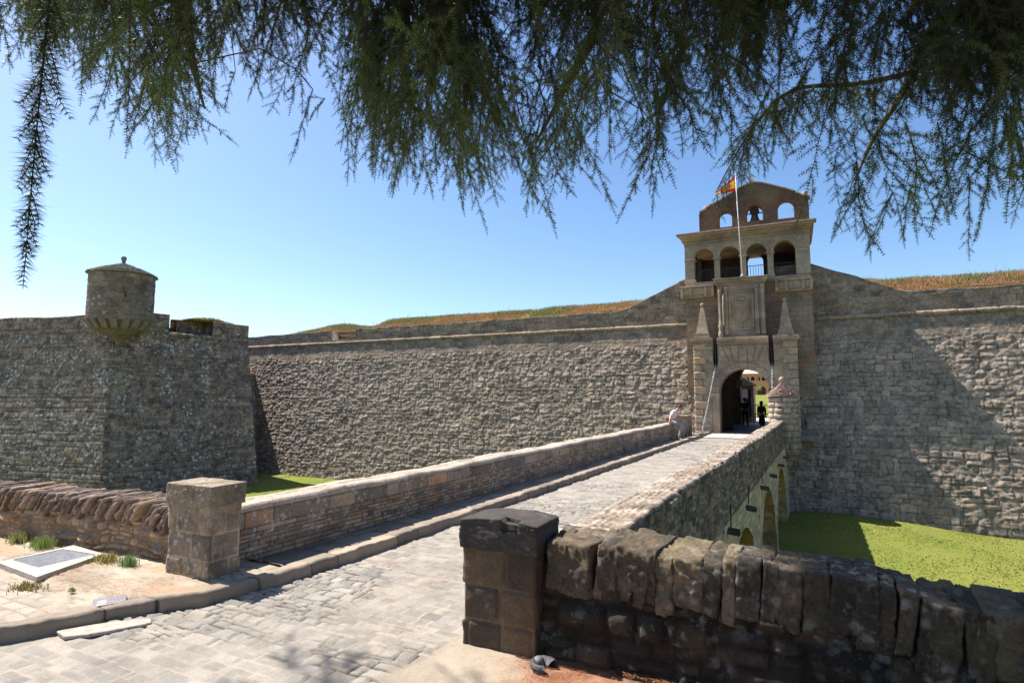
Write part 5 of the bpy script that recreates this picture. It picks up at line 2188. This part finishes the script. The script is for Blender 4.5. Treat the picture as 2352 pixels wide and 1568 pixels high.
def person(label, J, cloth, hair_long=False, dress=False, group=None):
    """J joints: hip, chest, neck, head, and for s in L,R: sho, elb, wri, hand, hipj, kne, ank, toe; 'up' head dir, 'face' dir"""
    root = empty('person', J['base'])
    tag(root, label, 'person', group)
    V = {k: Vector(v) for k, v in J.items() if k != 'base'}
    face = V['face'].normalized()
    side = Vector((face.y, -face.x, 0)).normalized()
    upv = (V['head'] - V['neck']).normalized()
    nodes, edges_, ix = [], [], {}

    def nd(k, p, r, frm=None):
        ix[k] = len(nodes)
        nodes.append((tuple(p), r))
        if frm is not None:
            edges_.append((ix[frm], ix[k]))
    nd('hip', V['hip'], .115)
    nd('belly', V['hip'].lerp(V['chest'], .5), .11, 'hip')
    nd('chest', V['chest'], .125, 'belly')
    nd('neck0', V['chest'].lerp(V['neck'], .75), .07, 'chest')
    nd('neck', V['neck'], .052, 'neck0')
    nd('jaw', V['neck'].lerp(V['head'], .45) + face * .025, .072, 'neck')
    nd('head', V['head'], .095, 'jaw')
    nd('crown', V['head'] + upv * .07, .075, 'head')
    nd('nose', V['head'] + face * .105 - upv * .03, .014, 'head')
    for s, sg in (('L', -1), ('R', 1)):
        nd('sho' + s, V['sho' + s], .062, 'chest')
        nd('elb' + s, V['elb' + s], .042, 'sho' + s)
        nd('wri' + s, V['wri' + s], .028, 'elb' + s)
        nd('palm' + s, V['hand' + s], .036, 'wri' + s)
        hd = (V['hand' + s] - V['wri' + s]).normalized()
        sd = hd.cross(face)
        sd = sd.normalized() if sd.length > .1 else side
        for f in range(4):
            b = V['hand' + s] + hd * .04 + sd * (.021 * (f - 1.5))
            nd('f%d' % f + s, b, .011, 'palm' + s)
            nd('g%d' % f + s, b + hd * (.04 - .004 * abs(f - 1)) + face * .012, .009, 'f%d' % f + s)
        nd('t' + s, V['hand' + s] + sd * .045 * sg + hd * .01, .011, 'palm' + s)
        nd('t2' + s, V['hand' + s] + sd * .05 * sg + hd * .045, .009, 't' + s)
        nd('hj' + s, V['hj' + s], .085, 'hip')
        nd('kne' + s, V['kne' + s], .056, 'hj' + s)
        nd('ank' + s, V['ank' + s], .038, 'kne' + s)
        nd('toe' + s, V['toe' + s], .034, 'ank' + s)
    skin_mesh('body', nodes, edges_, M_skin, root)
    # hair
    bm_ = bmesh.new()
    bmesh.ops.create_uvsphere(bm_, u_segments=16, v_segments=12, radius=1.0)
    for v in bm_.verts:
        p = V['head'] + upv * .035 - face * .018 + side * v.co.x * .098 + face * v.co.y * .108 + upv * v.co.z * .115
        v.co = p
    dl = [v for v in bm_.verts if (v.co - V['head']).dot(face) > .055 and (v.co - V['head']).dot(upv) < .05]
    bmesh.ops.delete(bm_, geom=dl, context='VERTS')
    bm_obj('hair', bm_, M_hair, root, True)
    if hair_long:
        skin_mesh('hair', [(tuple(V['head'] - face * .05 + upv * .02), .09), (tuple(V['neck'] - face * .09), .085), (tuple(V['chest'] - face * .13 + upv * .04), .06)], [(0, 1), (1, 2)], M_hair, root)
    # eyes and ears
    for sg in (-1, 1):
        bm_ = bmesh.new()
        add_sphere(bm_, V['head'] + face * .085 + side * .034 * sg, .011, 6)
        bm_obj('eye', bm_, M_hair, root)
        bm_ = bmesh.new()
        add_sphere(bm_, V['head'] + side * .096 * sg - upv * .01, .022, 6)
        bm_obj('ear', bm_, M_skin, root)
    # shirt
    q = .014
    nodes, edges_, ix = [], [], {}
    nd('hip', V['hip'] + (V['chest'] - V['hip']) * .02, .135)
    nd('belly', V['hip'].lerp(V['chest'], .5), .135, 'hip')
    nd('chest', V['chest'], .15, 'belly')
    nd('neck0', V['chest'].lerp(V['neck'], .7), .085, 'chest')
    for s in 'LR':
        nd('sho' + s, V['sho' + s], .082, 'chest')
        nd('sl' + s, V['sho' + s].lerp(V['elb' + s], cloth.get('sleeve', .75)), .066, 'sho' + s)
        if cloth.get('long'):
            nd('el' + s, V['elb' + s], .058, 'sl' + s)
            nd('wr' + s, V['elb' + s].lerp(V['wri' + s], .92), .042, 'el' + s)
    skin_mesh('shirt', nodes, edges_, cloth['shirt'], root)
    nodes, edges_, ix = [], [], {}
    if dress:
        nd('hip', V['hip'], .15)
        nd('d1', V['hip'] + Vector((0, 0, -.35)), .19, 'hip')
        nd('d2', V['hip'] + Vector((0, 0, -.68)), .20, 'd1')
        skin_mesh('skirt', nodes, edges_, cloth['legs'], root)
    else:
        nd('hip', V['hip'] + Vector((0, 0, .02)), .13)
        for s in 'LR':
            nd('hj' + s, V['hj' + s], .105, 'hip')
            nd('m' + s, V['hj' + s].lerp(V['kne' + s], .6), .085, 'hj' + s)
            nd('kne' + s, V['kne' + s], .074, 'm' + s)
            nd('ank' + s, V['kne' + s].lerp(V['ank' + s], .93), .055, 'kne' + s)
        skin_mesh('trousers', nodes, edges_, cloth['legs'], root)
    for s in 'LR':
        d_ = V['toe' + s] - V['ank' + s]
        skin_mesh('shoe', [(tuple(V['ank' + s] - d_ * .25 + Vector((0, 0, -.03))), .042), (tuple(V['ank' + s] + d_ * .4 + Vector((0, 0, -.02))), .045), (tuple(V['toe' + s] + d_ * .2), .038)], [(0, 1), (1, 2)], cloth['shoe'], root)
    return root


def standing(x, y, h, face, step=.15, armbend=0.0):
    f = Vector(face).normalized()
    s = Vector((f.y, -f.x, 0))
    k = h / 1.75
    b = Vector((x, y, .035))

    def P(a, c, z):
        return tuple(b + f * a * k + s * c * k + Vector((0, 0, z * k)))
    J = dict(base=(x, y, .035), hip=P(0, 0, .95), chest=P(.01, 0, 1.27), neck=P(.01, 0, 1.47), head=P(.04, 0, 1.62), face=tuple(f + Vector((0, 0, -.15))))
    for n, sg in (('L', -1), ('R', 1)):
        st = step * sg
        J['sho' + n] = P(0, .17 * sg, 1.38)
        J['elb' + n] = P(-.04 - st * .4, .215 * sg, 1.11)
        J['wri' + n] = P(.04 - st * .9 + armbend, .215 * sg, .89)
        J['hand' + n] = P(.06 - st * 1.0 + armbend, .215 * sg, .81)
        J['hj' + n] = P(0, .09 * sg, .90)
        J['kne' + n] = P(.05 + st * .5, .10 * sg, .50)
        J['ank' + n] = P(-.03 + st, .10 * sg, .09)
        J['toe' + n] = P(.12 + st, .12 * sg, .04)
    return J


M_shirtd = plain_mat('dark grey shirt', (.06, .05, .05), .8, .1, 10, bump=0)
M_black = plain_mat('black cloth', (.015, .013, .018), .8, .1, 10, bump=0)
M_plum = plain_mat('dark plum cloth', (.05, .015, .03), .8, .1, 10, bump=0)
M_shirtw = plain_mat('pale pink shirt', (.72, .62, .64), .8, .05, 10, bump=0)
M_trou = plain_mat('grey beige trousers', (.33, .30, .27), .8, .1, 10, bump=0)
M_shoe = plain_mat('blue grey trainers', (.35, .38, .5), .6, .1, 10, bump=0)
person('person in a dark shirt walking away through the passage, left of the two walkers', standing(-2.8, 38.2, 1.78, (.05, 1, 0), .16), dict(shirt=M_shirtd, legs=M_black, shoe=M_black, sleeve=.9))
person('person with long dark hair and long dark dress walking away through the passage', standing(-1.77, 36.3, 1.58, (0, 1, 0), .1, .05), dict(shirt=M_plum, legs=M_black, shoe=M_black, long=True), True, True)
J = dict(base=(-4.85, 25.8, .72), hip=(-4.93, 25.85, .86), chest=(-4.78, 25.82, 1.18), neck=(-4.64, 25.80, 1.35), head=(-4.53, 25.77, 1.46), face=(.75, -.25, -.45),
         shoL=(-4.76, 26.0, 1.26), elbL=(-4.60, 26.08, 1.03), wriL=(-4.44, 25.98, .88), handL=(-4.38, 25.95, .83),
         shoR=(-4.78, 25.64, 1.25), elbR=(-4.88, 25.56, 1.0), wriR=(-4.92, 25.50, .82), handR=(-4.93, 25.47, .765),
         hjL=(-4.88, 25.95, .83), kneL=(-4.38, 25.93, .70), ankL=(-4.44, 25.92, .15), toeL=(-4.30, 25.90, .09),
         hjR=(-4.88, 25.75, .83), kneR=(-4.42, 25.66, .68), ankR=(-4.56, 25.62, .14), toeR=(-4.42, 25.58, .09))
person('person in a pale pink shirt and grey trousers sitting on the left parapet, looking down', J, dict(shirt=M_shirtw, legs=M_trou, shoe=M_shoe, sleeve=.7))

# ================================================================== SMALL THINGS ON THE GROUND
Vv, Ff, Cc_ = [], [], []
q = on_z(1248, 1540, 0)
M_shell = stone_mat('broken grey stone', lichen=0, dark=.2, bump=.5, bscale=60)
bm = bmesh.new()
add_lathe(bm, [(.075, .0), (.095, .03), (.10, .06), (.085, .075), (.06, .06), (.03, .03)], q[0], q[1], 18, .6, 5.2)
bmesh.ops.solidify(bm, geom=bm.faces[:], thickness=.012)
add_sphere(bm, (q[0] - .05, q[1] + .03, .04), .045, 8)
tag(bm_obj('broken_fitting', bm, plain_mat('weathered grey metal', (.17, .165, .17), .6, .4, 25, metal=.2, bump=.6), None, True),
    'small broken grey lump lying at the foot of the notched pillar', 'debris')


def tuft(px, py, z, n, h, col, seed, name, label, r=.06):
    b = on_z(px, py, z)
    rs = np.random.RandomState(seed)
    pp = np.stack([b[0] + rs.normal(0, r, n), b[1] + rs.normal(0, r * .6, n), np.full(n, z)], -1)
    o = blades(name, pp, h * (.4 + .7 * rs.rand(n)), M_blade, np.array(col) * (.6 + .8 * rs.rand(n, 1)), .005, seed)
    tag(o, label, 'grass tuft', 'grass tufts by the rubble wall')


tuft(42, 1243, .12, 220, .14, (.26, .27, .10), 1, 'grass_tuft', 'grass tuft farthest left at the foot of the reddish rubble wall', .07)
tuft(98, 1256, .12, 300, .15, (.20, .28, .08), 2, 'grass_tuft', 'bright green grass tuft behind the metal grating', .09)
tuft(245, 1288, .12, 240, .10, (.30, .26, .09), 3, 'grass_tuft', 'brownish grass tuft at the right corner of the grating frame', .08)
tuft(294, 1298, .12, 200, .13, (.18, .27, .09), 4, 'grass_tuft', 'green grass tuft at the wall foot nearest the sunlit pillar', .05)
tuft(60, 1352, .12, 260, .06, (.22, .18, .06), 5, 'grass_tuft', 'low dry grass tuft at the edge of the block paving', .09)
tuft(165, 1358, .12, 60, .05, (.24, .28, .07), 6, 'grass_tuft', 'tiny grass tuft in a joint of the block paving', .015)

# fallen needles
rs = np.random.RandomState(12)


def litter(n, xr, yr_, dens, seed, z0=.012, col=(.42, .17, .08)):
    rs = np.random.RandomState(seed)
    x = xr[0] + (xr[1] - xr[0]) * rs.rand(n)
    y = yr_[0] + (yr_[1] - yr_[0]) * rs.rand(n)
    k = rs.rand(n) < dens(x, y)
    x, y = x[k], y[k]
    m = len(x)
    a = rs.rand(m) * 3.1416
    L = .012 + .016 * rs.rand(m)
    d = np.stack([np.cos(a) * L, np.sin(a) * L, rs.normal(0, .004, m)], -1)
    w_ = np.stack([-np.sin(a), np.cos(a), 0 * a], -1) * .0013
    z = z0 + fbm(x * 2, y * 2, 3, 7) * .03 + .012 * rs.rand(m)
    p = np.stack([x, y, z], -1)
    V = np.stack([p - d - w_, p - d + w_, p + d], 1).reshape(-1, 3)
    c = np.array(col) * (.5 + .9 * rs.rand(m, 1))
    return V, np.repeat(c, 3, 0)


parts_ = [litter(90000, (-2.2, 2.6), (3.3, 4.3), lambda x, y: np.clip(sstep(-2.0, -1.4, x + 1.1 * fbm(x * 1.6, y * 1.6, 3, 61)) * (.35 + 3 * fbm(x * 3, y * 3, 3, 66)), 0, 1), 1, .02),
          litter(26000, (-6, -2), (1.8, 6), lambda x, y: np.clip((fbm(x * 2.3, y * 2.3, 5, 44) - .13) * 6, 0, 1), 2, .012),
          litter(16000, (-9, -5.6), (3.2, 4.3), lambda x, y: np.clip((fbm(x * 2.3, y * 2.3, 5, 45) - .06) * 6, 0, 1), 3, .13, (.36, .2, .08))]
V = np.concatenate([p[0] for p in parts_])
C = np.concatenate([p[1] for p in parts_])
o = mesh_np('litter', V, np.arange(len(V)).reshape(-1, 3), M_litter, None, C, False)
o['kind'] = 'stuff'
# ================================================================== CEDAR
def spray_template(seed, L=1.0, side=.24, n_side=16, needle=.028, rsp=.016, nper=11, ang=.95, wide=.0015, bend=1.0):
    rs = np.random.RandomState(seed)
    lines = []      # polylines with radius
    axis = []
    p = np.array([0., 0., 0.])
    d = np.array([rs.normal(0, .45) * bend, rs.normal(0, .3) * bend, -1.0])
    k = 22
    for i in range(k + 1):
        axis.append(p.copy())
        d = d + rs.normal(0, .06, 3) * bend
        d[2] -= .08
        d /= np.linalg.norm(d)
        p = p + d * L / k
    axis = np.array(axis)
    lines.append((axis, .004, .0012))
    pl = rs.rand() * 3.14
    for j in range(n_side):
        t = .06 + .86 * (j + rs.rand() * .6) / n_side
        i = int(t * k)
        b = axis[i]
        ax = axis[min(i + 1, k)] - axis[max(i - 1, 0)]
        ax /= np.linalg.norm(ax)
        sg = 1 if j % 2 else -1
        az = pl + rs.normal(0, .5)
        sd = np.array([math.cos(az) * sg, math.sin(az) * sg, -.1])
        dd = ax * math.cos(ang) + sd * math.sin(ang)
        l_ = side * (1.25 - .95 * t) * rs.uniform(.55, 1.2)
        pts = [b]
        m = max(4, int(l_ / .025))
        for q in range(m):
            dd = dd + rs.normal(0, .06, 3) + np.array([0, 0, -.055])
            dd /= np.linalg.norm(dd)
            pts.append(pts[-1] + dd * l_ / m)
        pts = np.array(pts)
        lines.append((pts, .0022, .0008))
        if l_ > .17:
            for _ in range(2):
                q = rs.randint(m // 3, m)
                d3 = pts[q] - pts[q - 1]
                d3 = d3 / np.linalg.norm(d3) + rs.normal(0, .5, 3)
                d3 /= np.linalg.norm(d3)
                p3 = [pts[q]]
                for _k in range(4):
                    d3 = d3 + np.array([0, 0, -.12])
                    d3 /= np.linalg.norm(d3)
                    p3.append(p3[-1] + d3 * l_ * .1)
                lines.append((np.array(p3), .0015, .0007))
    NV, TV = [], []
    for pts, r0, r1 in lines:
        seg = np.linalg.norm(np.diff(pts, axis=0), axis=1)
        Lc = np.concatenate([[0], np.cumsum(seg)])
        s = np.arange(rsp * .5, Lc[-1], rsp)
        c = np.stack([np.interp(s, Lc, pts[:, a]) for a in range(3)], -1)
        tdir = np.stack([np.interp(s, Lc[:-1] + seg / 2, np.diff(pts[:, a]) / seg) for a in range(3)], -1)
        n = len(s)
        r = rs.normal(0, 1, (n, nper, 3))
        r -= (r * tdir[:, None]).sum(-1, keepdims=True) * tdir[:, None]
        r /= np.linalg.norm(r, axis=-1, keepdims=True) + 1e-6
        fw = rs.uniform(.15, 1.0, (n, nper, 1))
        nd_ = r + tdir[:, None] * fw
        nd_ /= np.linalg.norm(nd_, axis=-1, keepdims=True)
        taper = np.clip((Lc[-1] - s) / .05, .45, 1)[:, None, None]
        ln = needle * rs.uniform(.65, 1.1, (n, nper, 1)) * taper
        base = c[:, None] + r * .001
        tip = base + nd_ * ln
        wv = np.cross(nd_, rs.normal(0, 1, (n, nper, 3)))
        wv /= np.linalg.norm(wv, axis=-1, keepdims=True) + 1e-6
        tri = np.stack([base - wv * wide, base + wv * wide, tip + wv * wide * .3], 2).reshape(-1, 3, 3)
        NV.append(tri)
        # twig: flat three-sided tube as quads -> triangles
        rr_ = np.linspace(r0, r1, len(pts))
        ringv = []
        for q_ in range(3):
            a = 2.094 * q_
            off = np.array([math.cos(a), math.sin(a), 0])
            ringv.append(pts + off[None] * rr_[:, None])
        for q_ in range(3):
            a_, b_ = ringv[q_], ringv[(q_ + 1) % 3]
            t1 = np.stack([a_[:-1], b_[:-1], b_[1:]], 1)
            t2 = np.stack([a_[:-1], b_[1:], a_[1:]], 1)
            TV += [t1, t2]
    return np.concatenate(NV), np.concatenate(TV)


TPL = [spray_template(100 + i, L=.85) for i in range(9)]
TPL_S = [spray_template(200 + i, L=.62, side=.15, n_side=11) for i in range(5)]
TPL_H = [spray_template(250 + i, L=1.0, side=.4, n_side=16, needle=.05, rsp=.05, nper=9, wide=.004) for i in range(3)]

y_out_x = [0, 40, 62, 180, 230, 290, 350, 400, 420, 470, 520, 545, 575, 605, 640, 680, 720, 755, 800, 830, 870, 900, 960, 1010, 1075, 1140, 1200, 1250,
           1290, 1330, 1380, 1405, 1440, 1470, 1512, 1545, 1570, 1600, 1650, 1690, 1740, 1790, 1815, 1830, 1880, 1895, 1905, 1935, 1985, 2020, 2060, 2110, 2150, 2190,
           2245, 2290, 2352, 2500]
y_out_y = [165, 110, 150, 205, 250, 372, 370, 372, 388, 350, 405, 340, 290, 385, 400, 350, 452, 400, 415, 370, 425, 462, 452, 450, 520, 535, 540, 490,
           522, 440, 432, 340, 540, 420, 518, 400, 415, 330, 440, 300, 330, 410, 160, 60, 60, 470, 600, 470, 625, 560, 590, 590, 480, 555,
           600, 560, 540, 500]
cedar = empty('cedar_tree', (4.4, 2.4, 0))
tag(cedar, 'large dark cedar whose drooping branches hang across the top of the view', 'tree')
crng = np.random.RandomState(77)
sx_, sy_ = -TO_SUN.x / TO_SUN.z, -TO_SUN.y / TO_SUN.z


def shade_ok(p):
    """where this clump throws its shadow on the ground"""
    a = p[0] + sx_ * p[2]
    b = p[1] + sy_ * p[2]
    if b > 4.85:
        return False
    if a < -1.15 and b > 4.3:
        return False
    if -1.4 < a < .25 and b > 3.9 and crng.rand() < .93:
        return False
    if a < -2.4 and b > 3.0:
        return False
    if a < -1.75 and b > 3.7:
        return False
    return True


place = []          # (point of the top, template set, index, rotation, scale, tilt, tone)


def put(tip, L, tpl, tone, scale=1.0, lean=None):
    top = np.array(tip) + np.array([0, 0, L * scale * .96])
    place.append((top, tpl, crng.randint(len(tpl)), crng.rand() * 6.283, scale, crng.normal(0, .28, 2) if lean is None else lean, tone))


def in_frame(p, m=0):
    v = np.array(p) - CAM
    z = v @ _fw
    if z < .1:
        return False
    x, y = CX + F_PX * (v @ _rt) / z, CY - F_PX * (v @ _up) / z
    return -m < x < 2352 + m and y > -m


def sky_gap(x, y):
    # openings through which the sky shows between the boughs
    for gx_, gy_, rx_, ry_ in ((1850, 100, 42, 130), (1735, 255, 50, 55), (765, 190, 50, 60), (1130, 62, 40, 30), (1885, 330, 28, 120), (1560, 60, 25, 45),
                               (470, 300, 30, 30), (640, 255, 30, 40), (950, 100, 26, 40), (2290, 320, 30, 40), (2140, 320, 20, 60), (1420, 400, 26, 80), (1590, 250, 22, 70)):
        if ((x - gx_) / rx_) ** 2 + ((y - gy_) / ry_) ** 2 < 1:
            return True
    return False


for n_try in range(6200):
    x = crng.uniform(-80, 2460)
    yo = float(np.interp(x, y_out_x, y_out_y))
    # most of the mass sits high up; few tips reach the lower outline
    u = crng.rand()
    y = yo - (yo + 330) * u ** 1.15
    frac = (yo - y) / 330.0
    clump = float(fbm(np.array([x / 130.0]), np.array([y / 210.0]), 3, 710)[0])
    keep_p = (.15 + .24 * min(1, max(0, frac)) + (.08 if frac < .3 else 0)) * min(1.9, max(.12, 1.0 + 4.5 * clump))
    if y < 0:
        keep_p = .15
    if crng.rand() > keep_p:
        continue
    D = crng.uniform(3.0, 5.2) if x < 1100 else crng.uniform(3.6, 6.2)
    p = at_depth(x, y, D)
    small = frac < .35 and crng.rand() < .75
    scl = crng.uniform(.6, 1.0)
    L = (.62 if small else .85) * scl
    top = p + np.array([0, 0, L])
    if not (shade_ok(p) and shade_ok(top)):
        D = crng.uniform(2.7, 3.6)
        p = at_depth(x, y, D)
        top = p + np.array([0, 0, L])
        if not (shade_ok(p) and shade_ok(top)):
            continue
    ytop = y - L * F_PX / D
    if any(sky_gap(x, yy) for yy in (y - 8, y * .75 + ytop * .25, (y + ytop) / 2, ytop * .75 + y * .25)) and crng.rand() < .94:
        continue
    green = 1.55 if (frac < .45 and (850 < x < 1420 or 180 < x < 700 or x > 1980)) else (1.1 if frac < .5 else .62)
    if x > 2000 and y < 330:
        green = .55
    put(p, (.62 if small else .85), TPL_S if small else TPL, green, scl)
# the long arching branch that reaches over to the flag, with shoots along it
arc = [(2230, 135, 4.9), (2110, 165, 4.9), (1989, 190, 4.9), (1900, 203, 4.9), (1820, 208, 4.9), (1770, 240, 4.9), (1725, 300, 4.9), (1690, 370, 4.9), (1643, 443, 4.9)]
arcp = np.array([at_depth(*a) for a in arc])
for t in np.linspace(.02, .99, 95):
    i = t * (len(arcp) - 1)
    k = int(i)
    p = arcp[k] * (1 - (i - k)) + arcp[min(k + 1, len(arcp) - 1)] * (i - k)
    place.append((p, TPL_S, crng.randint(len(TPL_S)), crng.rand() * 6.283, crng.uniform(.4, .85) * (1 if t < .8 else .55), crng.normal(0, .4, 2), 1.1))
# close twig hanging at the far left
tw = [(128, -120, 1.5), (112, 0, 1.5), (108, 120, 1.5), (100, 260, 1.5), (96, 380, 1.5), (88, 500, 1.5), (70, 632, 1.5)]
twp = np.array([at_depth(*a) for a in tw])
TW = spray_template(400, L=.98, side=.14, n_side=34, needle=.044, rsp=.013, nper=16, ang=.45, wide=.001, bend=.06)
place.append((twp[0], [TW], 0, 1.2, .92, np.array([.0, .0]), .8))
place.append((at_depth(300, -20, 2.6), [spray_template(401, L=.9, side=.13, n_side=20, needle=.032, bend=.2)], 0, .4, .80, np.array([.02, 0.03]), .8))
# unseen crown clumps added above the view to shade wall and ground
n_h = 0
while n_h < 520:
    if n_h < 330:
        a, b, z = crng.uniform(-.9, 4.6), crng.uniform(2.9, 4.85), crng.uniform(5.2, 10.5)
    else:
        a, b, z = crng.uniform(-1.0, 5.5), crng.uniform(.8, 4.0), crng.uniform(5.4, 10.5)
    p = np.array([a - sx_ * z, b - sy_ * z, z])
    if not shade_ok(p) or (a < .25 and crng.rand() < .85) or in_frame(p + np.array([0, 0, -.9]), 60):
        continue
    place.append((p + np.array([0, 0, .6]), TPL_H, crng.randint(3), crng.rand() * 6.28, crng.uniform(.9, 1.3), crng.normal(0, .3, 2), .9))
    n_h += 1

for k in range(80):       # a few thin boughs that dapple the setts near the viewer
    z = crng.uniform(6.2, 8.6)
    a, b = crng.uniform(-3.5, -1.2), crng.uniform(2.6, 3.55)
    p = np.array([a - sx_ * z, b - sy_ * z, z])
    if not in_frame(p + np.array([0, 0, -.9]), 20):
        place.append((p, TPL, crng.randint(len(TPL)), crng.rand() * 6.28, crng.uniform(.7, 1.0), crng.normal(0, .5, 2), .9))
for k in range(300):      # unseen clumps added over and behind the viewer to block sky light
    p = np.array([crng.uniform(-4.5, 7), crng.uniform(-6, 2.0), crng.uniform(4.6, 9)])
    if (p[0] + sx_ * p[2] < -2.2 and p[1] > 1.5) or in_frame(p + np.array([0, 0, -1.8]), 150) or in_frame(p, 150):
        continue
    place.append((p, TPL_H, crng.randint(3), crng.rand() * 6.28, crng.uniform(1.3, 1.9), crng.normal(0, .3, 2), .9))
NVs, NCs, TVs = [], [], []
base_g = np.array([.078, .128, .058])
for top, tpl, i, rot, scl, tilt, tone in place:
    nv, tv = tpl[i]
    c, s = math.cos(rot), math.sin(rot)
    Rm = np.array([[c, -s, 0], [s, c, 0], [0, 0, 1.0]])
    Tm = np.array([[1, 0, -tilt[0]], [0, 1, -tilt[1]], [tilt[0], tilt[1], 1]])
    M = (Tm @ Rm) * scl
    NVs.append((nv.reshape(-1, 3) @ M.T + top).astype(np.float32))
    TVs.append((tv.reshape(-1, 3) @ M.T + top).astype(np.float32))
    hue = crng.rand()
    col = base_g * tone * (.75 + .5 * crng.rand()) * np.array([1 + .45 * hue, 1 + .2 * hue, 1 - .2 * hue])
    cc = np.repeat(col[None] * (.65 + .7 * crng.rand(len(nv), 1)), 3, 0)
    NCs.append(cc.astype(np.float32))
NV = np.concatenate(NVs)
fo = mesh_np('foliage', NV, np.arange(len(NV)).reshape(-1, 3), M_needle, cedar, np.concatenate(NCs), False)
TV = np.concatenate(TVs)
mesh_np('twigs', TV, np.arange(len(TV)).reshape(-1, 3), plain_mat('twig bark', (.065, .055, .04), .9, .3, 40, bump=0), cedar, None, True)

trunk_top = Vector((3.9, 2.9, 11.5))
bm = bmesh.new()
add_tube(bm, [(4.4, 2.4, -.3), (4.35, 2.45, .3), (4.3, 2.5, 2), (4.2, 2.6, 5), (4.1, 2.8, 8), trunk_top], [.55, .42, .36, .31, .24, .12], 20)
tk = bm_obj('trunk', bm, M_bark, cedar, True)


def limb(pts, r0, r1, sub=6):
    P_ = [Vector(p) for p in pts]
    out = []
    for i in range(len(P_) - 1):
        a = P_[max(i - 1, 0)]
        b, c = P_[i], P_[i + 1]
        d = P_[min(i + 2, len(P_) - 1)]
        for k in range(sub):
            t = k / sub
            out.append(0.5 * ((2 * b) + (c - a) * t + (2 * a - 5 * b + 4 * c - d) * t * t + (-a + 3 * b - 3 * c + d) * t ** 3))
    out.append(P_[-1])
    rad = [r0 * (1 - i / (len(out) - 1)) + r1 * i / (len(out) - 1) for i in range(len(out))]
    bm_ = bmesh.new()
    add_tube(bm_, out, rad, 8)
    bm_obj('limb', bm_, M_bark, cedar, True)
    return out


def ad(x, y, D):
    return tuple(at_depth(x, y, D))


limbs = []
limbs += limb([(4.2, 2.6, 5.0), (3.4, 3.4, 5.0), ad(2500, 90, 4.9), arc and tuple(arcp[0]), tuple(arcp[2]), tuple(arcp[4]), tuple(arcp[6]), tuple(arcp[8])], .05, .003)
limbs += limb([(4.2, 2.7, 6.2), (2.2, 3.4, 6.6), ad(1900, -260, 5), ad(1480, -160, 4.8), ad(1372, -40, 4.6), ad(1368, 70, 4.5), ad(1300, 200, 4.5), ad(1230, 330, 4.5)], .12, .008)
limbs += limb([(4.15, 2.7, 7.0), (1.5, 3.4, 7.2), ad(1300, -300, 4.9), ad(1000, -160, 4.4), ad(930, 40, 4.2), ad(1010, 130, 4.2), ad(1120, 190, 4.3)], .10, .006)
limbs += limb([(4.1, 2.8, 7.8), (1.0, 3.0, 7.6), ad(1000, -420, 4.6), ad(640, -220, 4.1), ad(450, -60, 3.8), ad(440, 120, 3.7), ad(470, 250, 3.7)], .10, .006)
limbs += limb([(4.1, 2.8, 8.2), (.5, 2.2, 7.4), ad(600, -420, 3.6), ad(300, -260, 3.0), ad(180, -180, 2.4), tuple(twp[0]), tuple(twp[1])], .08, .004)
limbs += limb([(4.2, 2.6, 5.4), (3.2, 3.8, 5.2), ad(2352, -60, 5.4), ad(2150, 60, 5.2), ad(2080, 200, 5.2), ad(2000, 330, 5.2), ad(1960, 430, 5.2)], .09, .005)
# thin twigs from the limbs to the clumps
lp = np.array([tuple(v) for v in limbs])
bm = bmesh.new()
for top, tpl, i, rot, scl, tilt, tone in place:
    if tpl is TPL_H or len(tpl) == 1:
        continue
    d = np.linalg.norm(lp - (top + np.array([0, 0, .25])), axis=1) + np.where(lp[:, 2] < top[2] - .1, 5, 0) + crng.uniform(0, .35, len(lp))
    k = int(np.argmin(d))
    if d[k] > 1.05 or np.linalg.norm(lp - top, axis=1).min() < .15:
        continue
    a, b = Vector(lp[k]), Vector(top)
    m = a.lerp(b, .55) + Vector((0, 0, .10 + .12 * (b - a).length))
    m2 = a.lerp(b, .85) + Vector((0, 0, .07 + .05 * (b - a).length))
    bare = False
    for q_ in (a.lerp(m, .5), m, m.lerp(m2, .5), m2):
        v_ = np.array(q_) - CAM
        z_ = v_ @ _fw
        sx2, sy2 = CX + F_PX * (v_ @ _rt) / z_, CY - F_PX * (v_ @ _up) / z_
        if -50 < sx2 < 2400 and sy2 > -20 and (sky_gap(sx2, sy2) or 1580 < sx2 < 1900 or sy2 > float(np.interp(sx2, y_out_x, y_out_y)) - 110):
            bare = True
    if bare:
        continue
    add_tube(bm, [a, m, m2, b], [.006, .005, .004, .003], 4, caps=False)
bm_obj('branchlets', bm, M_bark, cedar, True)
print('needles', len(NV) // 3, 'clumps', len(place))
